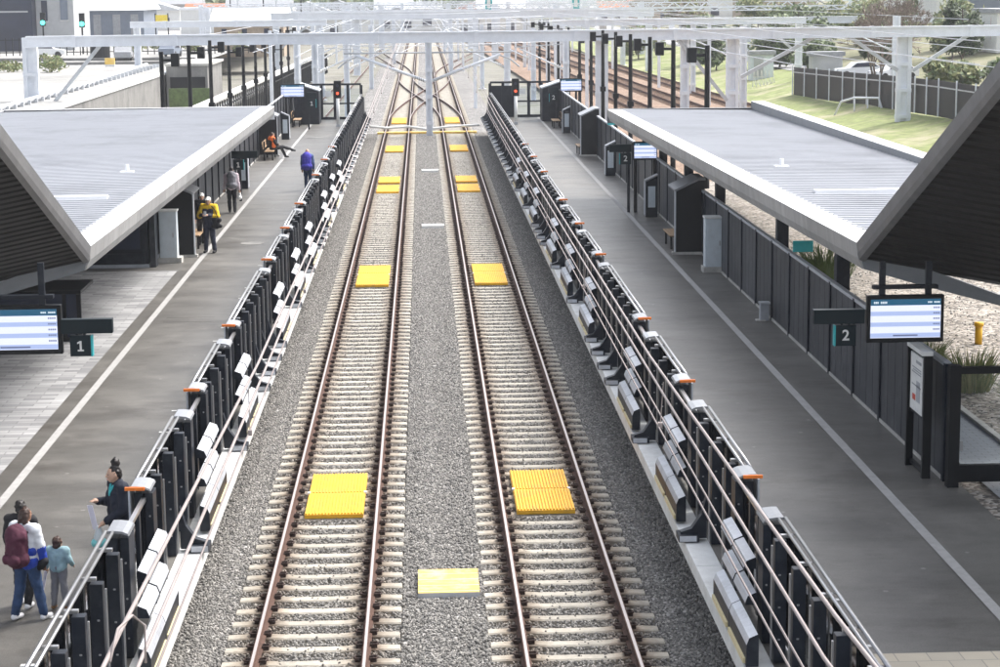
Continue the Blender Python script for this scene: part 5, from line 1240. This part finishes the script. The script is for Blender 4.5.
for i, (x, y, rz2, c, lab) in enumerate(((-30.5, 208, 95, 'greytile', 'dark grey car on the left apron near the black tank'), (-41, 222, 5, 'carwhite', 'white car on the left apron behind the dry bush'), (-27, 218, 85, 'bluewall', 'blue grey car on the left apron beside the yellow sign'))):
    car(x, y, TZ, R(rz2), lab, col=c, group='cars parked on the left apron')
for i, (xa, ya, xb, yb) in enumerate(((-60, 196, -24, 196), (-60, 214, -23, 206))):
    o = MB().bar((xa, ya, TZ + .12), (xb, yb, TZ + .12), .35, .3).build('kerb', 'concwall'); tag(o, ['nearer low grey kerb across the left apron', 'farther low grey kerb across the left apron'][i], 'kerb', 'kerbs on the left apron')
for i, (x, y) in enumerate(((-27, 300), (-24, 310), (-21, 295), (-18, 305), (-15.5, 285), (-29.5, 315))):
    t = thing('street_lamp', (x, y, 1.8), f'{ORD[i]} thin street lamp column, counted from the far left row', 'street lamp', 'thin street lamps at far left'); MB().tube([(0, 0, 0), (0, 0, 6.8)], .10, 6).build('column', 'black' if i % 2 else 'galv', t); MB().box(-.1, .9, -.1, .1, 6.8, 6.95).build('lamp_head', 'black', t)
for i, (x, y, z) in enumerate(((3.7 + 0, 410, 6.2), (23, 330, 7.0), (8.8, 330, 7.0))):
    if i == 0: continue
    t = thing('gantry_sign', (x + 2.2, y - .6, z), ['', 'green number sign on the far right gantry', 'green number sign above the right track gantry'][i], 'sign', 'green signs on the third gantry'); MB().box(-.6, .6, 0, .1, -1.2, .9).build('board', 'teal', t); MB().box(-.28, .28, -.02, 0, -.8, .5).build('white_panel', 'white', t)

# ------------------------------------------------------------------ people
def remesh(o, vox, smooth=4):
    r = o.modifiers.new('r', 'REMESH'); r.mode = 'VOXEL'; r.voxel_size = vox; r.use_smooth_shade = True
    s = o.modifiers.new('s', 'SMOOTH'); s.iterations = smooth; s.factor = .5
    nm = o.name.split('.')[0]
    if nm in ('jacket', 'shirt', 'trousers', 'hair', 'bag', 'jacket_hem', 'sleeve_panel', 'safety_vest', 'shoulder_panel', 'front_pocket'):
        key = 'curl' if nm == 'hair' else 'crease'
        tx = bpy.data.textures.get(key)
        if not tx:
            tx = bpy.data.textures.new(key, 'CLOUDS'); tx.noise_scale = .035 if key == 'curl' else .085; tx.noise_depth = 2
        d = o.modifiers.new('d', 'DISPLACE'); d.texture = tx; d.texture_coords = 'GLOBAL'; d.strength = .045 if nm == 'hair' else .036; d.mid_level = .5 if nm == 'hair' else .22
    return o
def person(loc, rz, H, label, top, bottom, hair, skin='skin', shoes='shoe_white', pose=None, child=False, sleeves=True, hairlen=0, bun=False, cap=None, jacket_len=.0, accents=None, shoecol=None):
    """local: faces +y, x to its right. joints given for a 1.70 m body, scaled."""
    k = H / 1.70
    J = dict(pel=(0, 0, .95), wst=(0, 0, 1.08), che=(0, .01, 1.28), nek=(0, 0, 1.44), hed=(0, .025, 1.585),
             shl=(-.185, 0, 1.40), shr=(.185, 0, 1.40), ell=(-.235, -.01, 1.12), elr=(.235, -.01, 1.12), wrl=(-.235, .07, .88), wrr=(.235, .07, .88),
             hil=(-.09, 0, .92), hir=(.09, 0, .92), knl=(-.10, .02, .50), knr=(.10, .02, .50), anl=(-.105, -.02, .09), anr=(.105, -.02, .09))
    if child:
        for a in ('shl', 'shr', 'nek', 'che', 'hed'): J[a] = (J[a][0], J[a][1], J[a][2] - .06)
        J['hed'] = (0, .02, 1.50)
    if pose: J.update(pose)
    J = {a: Vector(b) * k for a, b in J.items()}
    hr = (1.30 if child else 1.) * k
    t = thing('person', loc, label, 'person', 'people on the platforms', rz)
    def limbs(mb, e, arm=True, leg=True, tor=True, armend=1.):
        if tor:
            mb.cap(J['pel'] + Vector((-.06 * k, 0, 0)), J['che'] + Vector((-.075 * k, 0, 0)), .105 * k + e, .115 * k + e); mb.cap(J['pel'] + Vector((.06 * k, 0, 0)), J['che'] + Vector((.075 * k, 0, 0)), .105 * k + e, .115 * k + e)
            mb.cap(J['shl'], J['shr'], .068 * k + e, .068 * k + e); mb.cap(J['che'], J['nek'], .10 * k + e, .062 * k + e * .6)
        if arm:
            for a, b, c in (('shl', 'ell', 'wrl'), ('shr', 'elr', 'wrr')):
                mb.cap(J[a], J[b], .056 * k + e, .043 * k + e); mb.cap(J[b], J[b].lerp(J[c], armend), .043 * k + e, .031 * k + e)
        if leg:
            for a, b, c in (('hil', 'knl', 'anl'), ('hir', 'knr', 'anr')):
                mb.cap(J[a], J[b], .088 * k + e, .058 * k + e); mb.cap(J[b], J[c], .058 * k + e, .040 * k + e)
        return mb
    def footv(a): 
        d = J[a] - J['kn' + a[-1]]; f = Vector((0, 1, 0)) if d.z < -.15 * k else Vector((0, .35, .9))
        return f
    mb = limbs(MB(), 0.)
    hd = J['hed']; nk = J['nek']
    mb.cap(nk - Vector((0, 0, .02 * k)), hd - Vector((0, .01 * k, .06 * hr)), .052 * k, .050 * k)
    mb.ell(hd, .074 * hr, .092 * hr, .108 * hr, 16, 12); mb.ell(hd + Vector((0, .03, -.055)) * hr, .052 * hr, .055 * hr, .055 * hr, 12, 8)
    mb.cap(hd + Vector((0, .085, .01)) * hr, hd + Vector((0, .105, -.022)) * hr, .010 * hr, .016 * hr)
    for s in (-1, 1): mb.ell(hd + Vector((s * .076, -.005, -.01)) * hr, .012 * hr, .022 * hr, .032 * hr, 8, 6)
    for a, b in (('wrl', 'ell'), ('wrr', 'elr')):
        d = (J[a] - J[b]).normalized(); u = d.cross(Vector((0, 0, 1)));
        u = Vector((1, 0, 0)) if u.length < .2 else u.normalized(); w = u.cross(d)
        s = -1 if a == 'wrl' else 1
        p = J[a]; mb.cap(p, p + d * .065 * k, .030 * k, .036 * k); mb.cap(p + u * .02 * k + d * .04 * k, p - u * .02 * k + d * .075 * k, .022 * k)
        for q, L in ((-.030, .062), (-.010, .075), (.010, .070), (.028, .052)):
            f0 = p + d * .085 * k + u * q * k; f1 = f0 + d * L * .55 * k + w * -.006 * k; mb.cap(f0 - d * .02 * k, f1, .0105 * k, .010 * k); mb.cap(f1, f1 + (d * .8 - w * .5).normalized() * L * .5 * k, .010 * k, .0085 * k)
        mb.cap(p + d * .03 * k + u * s * -.028 * k, p + d * .075 * k + u * s * -.06 * k, .012 * k, .0095 * k)
    for a in ('anl', 'anr'):
        f = footv(a); mb.cap(J[a] + Vector((0, 0, -.04)) * k, J[a] + f * .12 * k + Vector((0, 0, -.055)) * k, .035 * k, .03 * k)
    remesh(mb.build('body', skin, t), .012, 3)
    # eyes, mouth
    for s in (-1, 1): MB().ell(hd + Vector((s * .03, .083, .008)) * hr, .011 * hr, .008 * hr, .008 * hr, 8, 6).build('eye', 'black', t)
    MB().ell(hd + Vector((0, .090, -.062)) * hr, .024 * hr, .008 * hr, .007 * hr, 8, 6).build('mouth', 'mouth', t)
    # top
    mb = limbs(MB(), .016 * k, arm=True, leg=False, armend=.97 if sleeves else .0)
    if jacket_len:
        for s in (-1, 1): mb.cap(J['pel'] + Vector((s * .07 * k, 0, .05 * k)), J['pel'] + Vector((s * .075 * k, 0, -jacket_len * k)), .118 * k, .125 * k)
    remesh(mb.build('jacket' if jacket_len else 'shirt', top, t), .017, 4)
    for nm, pts, r, m in (accents or []):
        mb = MB()
        for p, q in pts:
            pp = J[p] if isinstance(p, str) else Vector(p) * k; qq = J[q] if isinstance(q, str) else Vector(q) * k
            mb.cap(pp, qq, r * k)
        remesh(mb.build(nm, m, t), .017, 3)
    mb = MB(); mb.cap(J['pel'] + Vector((-.05 * k, 0, .02 * k)), J['pel'] + Vector((.05 * k, 0, .02 * k)), .118 * k)
    for a, b, c in (('hil', 'knl', 'anl'), ('hir', 'knr', 'anr')):
        mb.cap(J[a], J[b], .098 * k, .070 * k); mb.cap(J[b], J[b].lerp(J[c], .96), .070 * k, .056 * k)
    remesh(mb.build('trousers', bottom, t), .017, 4)
    for a in ('anl', 'anr'):
        f = footv(a); mb = MB(); mb.cap(J[a] + Vector((0, -.03, -.035)) * k, J[a] + f * .15 * k + Vector((0, 0, -.050)) * k, .046 * k, .038 * k); mb.cap(J[a] + Vector((0, 0, -.0)) * k, J[a] + f * .05 * k + Vector((0, 0, -.04)) * k, .05 * k, .045 * k)
        remesh(mb.build('shoe', shoecol or shoes, t), .012, 2)
    # hair
    if hair:
        mb = MB(); mb.ell(hd + Vector((0, -.022, .028)) * hr, .082 * hr, .090 * hr, .098 * hr, 14, 10); mb.ell(hd + Vector((0, -.055, -.02)) * hr, .070 * hr, .055 * hr, .075 * hr, 12, 8)
        if hairlen:
            for s in (-.04, 0, .04): mb.cap(hd + Vector((s * hr, -.06 * hr, 0)), hd + Vector((s * 1.2 * hr, -.085 * hr, -hairlen * k)), .05 * hr, .04 * hr)
        if bun: mb.ell(hd + Vector((0, -.035, .155)) * hr, .058 * hr, .058 * hr, .07 * hr, 12, 8); mb.cap(hd + Vector((0, -.03, .09)) * hr, hd + Vector((0, -.035, .14)) * hr, .045 * hr); mb.ell(hd + Vector((.03, -.05, .20)) * hr, .03 * hr, .03 * hr, .035 * hr, 8, 6)
        remesh(mb.build('hair', hair, t), .014, 2)
    if cap:
        mb = MB(); mb.ell(hd + Vector((0, -.01, .045)) * hr, .088 * hr, .10 * hr, .085 * hr, 14, 10); mb.cap(hd + Vector((-.03, .09, .05)) * hr, hd + Vector((.03, .14, .045)) * hr, .02 * hr); mb.cap(hd + Vector((.03, .09, .05)) * hr, hd + Vector((-.03, .14, .045)) * hr, .02 * hr)
        remesh(mb.build('cap', cap, t), .012, 2)
    return t, J, k
def world(t, p):
    c, s = cos(t.rotation_euler.z), sin(t.rotation_euler.z); return Vector((t.location.x + p[0] * c - p[1] * s, t.location.y + p[0] * s + p[1] * c, t.location.z + p[2]))
def backpack(t, J, k, label, m, size=1., low=0):
    rz = t.rotation_euler.z; o = thing('backpack', world(t, Vector((0, -.13 * k, 0)) + Vector((0, 0, J['che'].z - low))), label, 'backpack', 'backpacks worn on the platforms', rz)
    mb = MB(); mb.cap((-.09 * size, -.07 * size, -.22 * size), (.09 * size, -.07 * size, -.22 * size), .10 * size); mb.cap((-.08 * size, -.06 * size, .10 * size), (.08 * size, -.06 * size, .10 * size), .09 * size); mb.cap((0, -.07 * size, -.2 * size), (0, -.06 * size, .12 * size), .15 * size)
    remesh(mb.build('bag', m, o), .015, 4)
    mb = MB(); mb.cap((-.06 * size, -.19 * size, -.2 * size), (.06 * size, -.19 * size, -.2 * size), .07 * size); remesh(mb.build('front_pocket', m, o), .014, 3)
    for s in (-1, 1): MB().tube([(s * .10, -.0, .14 * size), (s * .115, .12 * k, .17 * size), (s * .12, .26 * k, .08), (s * .12, .26 * k, -.12), (s * .12, .1 * k, -.25)], .02, 6).build('strap', 'blackcloth', o)
    return o
# mother with maroon backpack, walking away up the platform, weight on right foot
t, J, k = person((-5.22, 25.2, PZ), R(-28), 1.50, 'woman walking with a maroon backpack, white and blue jacket and jeans', 'jwhite', 'jeans', 'hair_brown', 'skin_brown', hairlen=.10,
    pose=dict(knl=(-.12, -.02, .50), anl=(-.16, -.12, .10), knr=(.12, .08, .50), anr=(.20, .10, .09), wrr=(.23, .10, .90), elr=(.26, .03, 1.13), hed=(0, .05, 1.585)), jacket_len=.02,
    accents=[('jacket_hem', [((-.07, 0, .92), (.07, 0, .92)), ((-.07, .0, 1.08), (.07, 0, 1.08))], .135, 'jblue'), ('sleeve_panel', [('elr', (.23, .09, .93))], .06, 'jblue')])
backpack(t, J, k, 'bulging maroon backpack on the woman in white and blue', 'maroon', .92, .06)
o = thing('shoulder_bag', world(t, (.20, .06, .72)), 'small black bag at the right hip of the woman in jeans', 'bag', rz=R(-28)); mb = MB(); mb.cap((-.05, 0, 0), (.04, 0, .08), .055); remesh(mb.build('bag', 'blackcloth', o), .012, 3); MB().tube([(0, .0, .15), (-.05, 0, .34), (-.12, -.03, .58)], .012, 6).build('strap', 'blackcloth', o)
person((-5.38, 25.75, PZ), R(-14), 1.46, 'dark haired youth in black walking in front of the maroon backpack', 'blackcloth', 'blackcloth', 'hair', 'skin_brown', shoes='shoe_white', pose=dict(knl=(-.10, .06, .5), anl=(-.12, .06, .10), anr=(.1, -.1, .10)))
t, J, k = person((-4.90, 25.65, PZ), R(-12), 1.02, 'small child in a pale teal shirt and grey trousers', 'teeshirt', 'greytrk', 'hair_brown', 'skin', child=True, shoecol='shoe_brown', pose=dict(wrl=(-.30, .05, .92), ell=(-.29, -.02, 1.10), wrr=(.28, .12, 1.0), elr=(.28, -.01, 1.12), anl=(-.14, -.04, .09), anr=(.14, .02, .09)))
MB().tube([world(t, (-.19, .03, .50)), world(t, (-.22, .05, .38)), world(t, (-.27, .0, .12))], .022, 6).build('x', 'paper'); o = bpy.context.scene.collection.objects[-1]; o.name = 'ribbon'; tag(o, 'white paper streamer held by the small child', 'streamer')
# woman with bun in blazer
t, J, k = person((-4.22, 26.6, PZ), R(118), 1.72, 'woman with a high black bun in a navy blazer by the left barrier', 'blazer', 'blackcloth', 'hair', 'skin', bun=True, shoes='blackcloth', jacket_len=.06,
    pose=dict(hed=(0, .06, 1.575), elr=(.26, .0, 1.13), wrr=(.14, .24, 1.20), ell=(-.25, .02, 1.13), wrl=(-.20, .25, 1.0)), accents=[('collar', [((-.05, .085, 1.42), (0, .125, 1.30)), ((.05, .085, 1.42), (0, .125, 1.30)), ((-.05, -.03, 1.46), (.05, -.03, 1.46))], .026, 'teal')])
w = world(t, (.05, .36, 1.02)); mb = MB(); mb.box(-.11, .11, -.004, .004, -.17, .17); o = mb.build('paper_sheet', 'paper'); o.location = w; o.rotation_euler = (R(8), R(-12), R(118) + pi); tag(o, 'white paper sheet held by the woman with the bun', 'paper')
w = world(t, (-.17, .36, .82)); o = thing('plastic_bag', w, 'small clear and teal bag held by the woman with the bun', 'bag', rz=R(20)); mb = MB(); mb.cap((-.04, 0, -.10), (.04, 0, -.10), .07); remesh(mb.build('lower_part', 'tealbag', o), .012, 2); mb = MB(); mb.cap((0, 0, -.04), (0, 0, .10), .075, .04); remesh(mb.build('upper_part', 'bagclear', o), .012, 2)
# worker
t, J, k = person((-6.72, 62.4, PZ), R(168), 1.76, 'worker in a yellow shouldered navy jacket and white cap facing the camera', 'worknavy', 'worknavy', 'hair_sandy', 'skin', shoes='blackcloth', cap='white', jacket_len=.08,
    pose=dict(wrl=(-.08, .30, 1.17), wrr=(.09, .30, 1.17), ell=(-.27, .06, 1.13), elr=(.27, .06, 1.13), hed=(0, .045, 1.575), anl=(-.15, 0, .09), anr=(.13, 0, .09)),
    accents=[('shoulder_panel', [('shl', 'ell'), ('shr', 'elr'), ('shl', 'shr'), ((-.11, .03, 1.36), (.11, .03, 1.36))], .088, 'hiyellow'), ('cuff_panel', [('ell', (-.17, .18, 1.15)), ('elr', (.17, .18, 1.15))], .068, 'hiyellow')])
o = thing('phone', world(t, (0, .38 * k, 1.22 * k)), 'pale phone in the hands of the worker in yellow', 'phone', rz=R(168)); MB().box(-.04, .04, -.01, .01, -.08, .08).build('body', 'boxtop', o, bevel=.004); MB().box(-.034, .034, -.013, -.01, -.07, .07).build('display', 'glassdark', o)
o = thing('satchel', world(t, (-.26, .10, .86)), 'black satchel hanging at the side of the worker in yellow', 'bag', rz=R(150)); mb = MB(); mb.cap((-.14, 0, 0), (.14, 0, 0), .06); mb.cap((-.14, 0, .18), (.14, 0, .18), .055); mb.cap((0, 0, 0), (0, 0, .18), .1); remesh(mb.build('bag', 'blackcloth', o), .014, 3); MB().tube([(-.1, 0, .2), (0, .05, .5), (.12, .05, .62)], .015, 6).build('strap', 'blackcloth', o)
# second head behind worker: person in white hat
person((-7.15, 64.4, PZ), R(185), 1.68, 'person in white hat and dark coat half hidden behind the worker', 'blackcloth', 'blackcloth', 'hair_brown', 'skin', shoes='blackcloth', cap='white', jacket_len=.1)
# walker away
t, J, k = person((-7.08, 73.8, PZ), R(8), 1.70, 'person in pale shirt with a grey backpack walking away', 'palepink', 'blackcloth', 'hair', 'skin', shoes='blackcloth', pose=dict(knl=(-.09, .10, .52), anl=(-.09, .05, .10), anr=(.08, -.20, .12), knr=(.09, -.02, .50), wrr=(.27, .02, .88), wrl=(-.27, .08, .9)))
backpack(t, J, k, 'dark grey backpack on the person in the pale shirt', 'greytrk', 1.05)
o = thing('carrier_bag', world(t, (.28, .06, .70)), 'white carrier bag in the hand of the person walking away', 'bag'); mb = MB(); mb.cap((0, -.06, -.14), (0, .06, -.14), .07); mb.cap((0, 0, -.12), (0, 0, .04), .07, .04); remesh(mb.build('bag', 'white', o), .012, 2); MB().tube([(0, -.03, .05), (0, 0, .16), (0, .03, .05)], .008, 5).build('handle', 'white', o)
# man with blue backpack
t, J, k = person((-4.75, 82.0, PZ), R(-5), 1.70, 'bald man with a blue backpack walking along the left barrier', 'denimj', 'jeans', None, 'skin', shoes='blackcloth', pose=dict(knl=(-.09, .12, .52), anl=(-.09, .06, .10), anr=(.08, -.18, .12)))
backpack(t, J, k, 'bright blue and purple backpack on the bald man', 'purple', 1.2, .02)
# seated worker in orange on bench
t, J, k = person((-7.25, 97.9, PZ), R(-62), 1.72, 'person in orange safety vest seated with crossed legs on a bench', 'blackcloth', 'blackcloth', 'hair_brown', 'skin', shoes='blackcloth',
    pose=dict(pel=(0, -.10, .53), wst=(0, -.1, .66), che=(0, -.14, .87), nek=(0, -.13, 1.03), hed=(0, -.09, 1.17), shl=(-.185, -.14, .99), shr=(.185, -.14, .99), ell=(-.25, -.02, .75), elr=(.25, -.02, .75), wrl=(-.05, .16, .72), wrr=(.06, .16, .70),
              hil=(-.09, -.06, .52), hir=(.09, -.06, .52), knl=(-.10, .38, .56), knr=(.08, .40, .58), anl=(-.12, .62, .12), anr=(.12, .88, .42)),
    accents=[('safety_vest', [((-.09, -.1, .62), (-.10, -.14, .97)), ((.09, -.1, .62), (.10, -.14, .97)), ((-.09, -.1, .62), (.09, -.1, .62)), ((-.15, -.14, .98), (.15, -.14, .98))], .116, 'hiorange')])

# ------------------------------------------------------------------ small platform details
mb = MB()
for k in range(3): mb.box(-6.5 + .3 * k, -6.48 + .3 * k, 49, 49.6, PZ + .0045, PZ + .0065)
mb.box(-6.5, -5.3, 49, 49.02, PZ + .0045, PZ + .0065); mb.box(-6.5, -5.3, 49.7, 49.72, PZ + .0045, PZ + .0065); struct(mb.build('access_cover_left', 'asphalt'))
tag(MB().tube([(-5.6, 64.6, PZ), (-5.6, 64.6, PZ + .008)], .38, 24).build('manhole_cover', 'concwall'), 'round dark manhole cover set in the left platform', 'manhole cover')
tag(MB().box(-6.6, -5.2, 112, 112.7, PZ + .003, PZ + .010).build('drain_grate', 'concwall'), 'long dark drain grate near the left end gate', 'drain')

# ------------------------------------------------------------------ air, light, camera
m, nt, b = newmat('haze_air'); nt.nodes.remove(b)
v = N(nt, 'ShaderNodeVolumePrincipled'); v.inputs['Color'].default_value = (.93, .95, 1, 1); v.inputs['Density'].default_value = .0003; v.inputs['Anisotropy'].default_value = .1
nt.links.new(v.outputs[0], nt.nodes['Material Output'].inputs['Volume'])
o = MB().box(-1600, 1600, -80, 3100, -4.2, 60).build('haze', m); o['kind'] = 'stuff'
EL_, AZ = R(52), R(58)      # sun elevation, and direction it shines from (clockwise from +Y)
w = bpy.data.worlds.new('World'); S.world = w; w.use_nodes = True
nt = w.node_tree; bg = nt.nodes['Background']; sky = nt.nodes.new('ShaderNodeTexSky'); sky.sky_type = 'NISHITA'; sky.sun_disc = False
sky.sun_elevation = EL_; sky.sun_rotation = AZ; sky.dust_density = 5.; sky.air_density = 1.; sky.ozone_density = .6
hs = nt.nodes.new('ShaderNodeHueSaturation'); hs.inputs['Saturation'].default_value = .42; nt.links.new(sky.outputs[0], hs.inputs['Color']); nt.links.new(hs.outputs[0], bg.inputs[0]); bg.inputs[1].default_value = .15
sl = bpy.data.lights.new('sun', 'SUN'); sl.energy = 1.15; sl.angle = R(14); sl.color = (1, .98, .95)
so = bpy.data.objects.new('sun', sl); COL.objects.link(so)
d = Vector((sin(AZ) * cos(EL_), cos(AZ) * cos(EL_), sin(EL_))); so.rotation_euler = (-d).to_track_quat('-Z', 'Y').to_euler()

cam = bpy.data.cameras.new('camera'); cam.lens = 72; cam.sensor_width = 36; cam.clip_start = .1; cam.clip_end = 5000
co = bpy.data.objects.new('camera', cam); COL.objects.link(co)
f, phi = 2000., .0108
dd = Vector(((420.8 - 500) / f, (333.5 + 9) / f, -1)).normalized()
uu = Vector((-sin(phi), cos(phi), 0)); uu.z = -(uu.x * dd.x + uu.y * dd.y) / dd.z; uu.normalize(); rr_ = dd.cross(uu)
Rm = Matrix((rr_, dd, uu))          # camera -> world
co.matrix_world = Matrix.Translation((0, 0, CAMZ)) @ Rm.to_4x4()
S.camera = co
S.view_settings.view_transform = 'Standard'; S.view_settings.look = 'None'; S.view_settings.exposure = 1.32; S.view_settings.gamma = 1
S.render.engine = 'CYCLES'
S.cycles.volume_step_rate = 10; S.cycles.volume_max_steps = 32; S.cycles.max_bounces = 6; S.cycles.transparent_max_bounces = 16
S.cycles.use_denoising = True
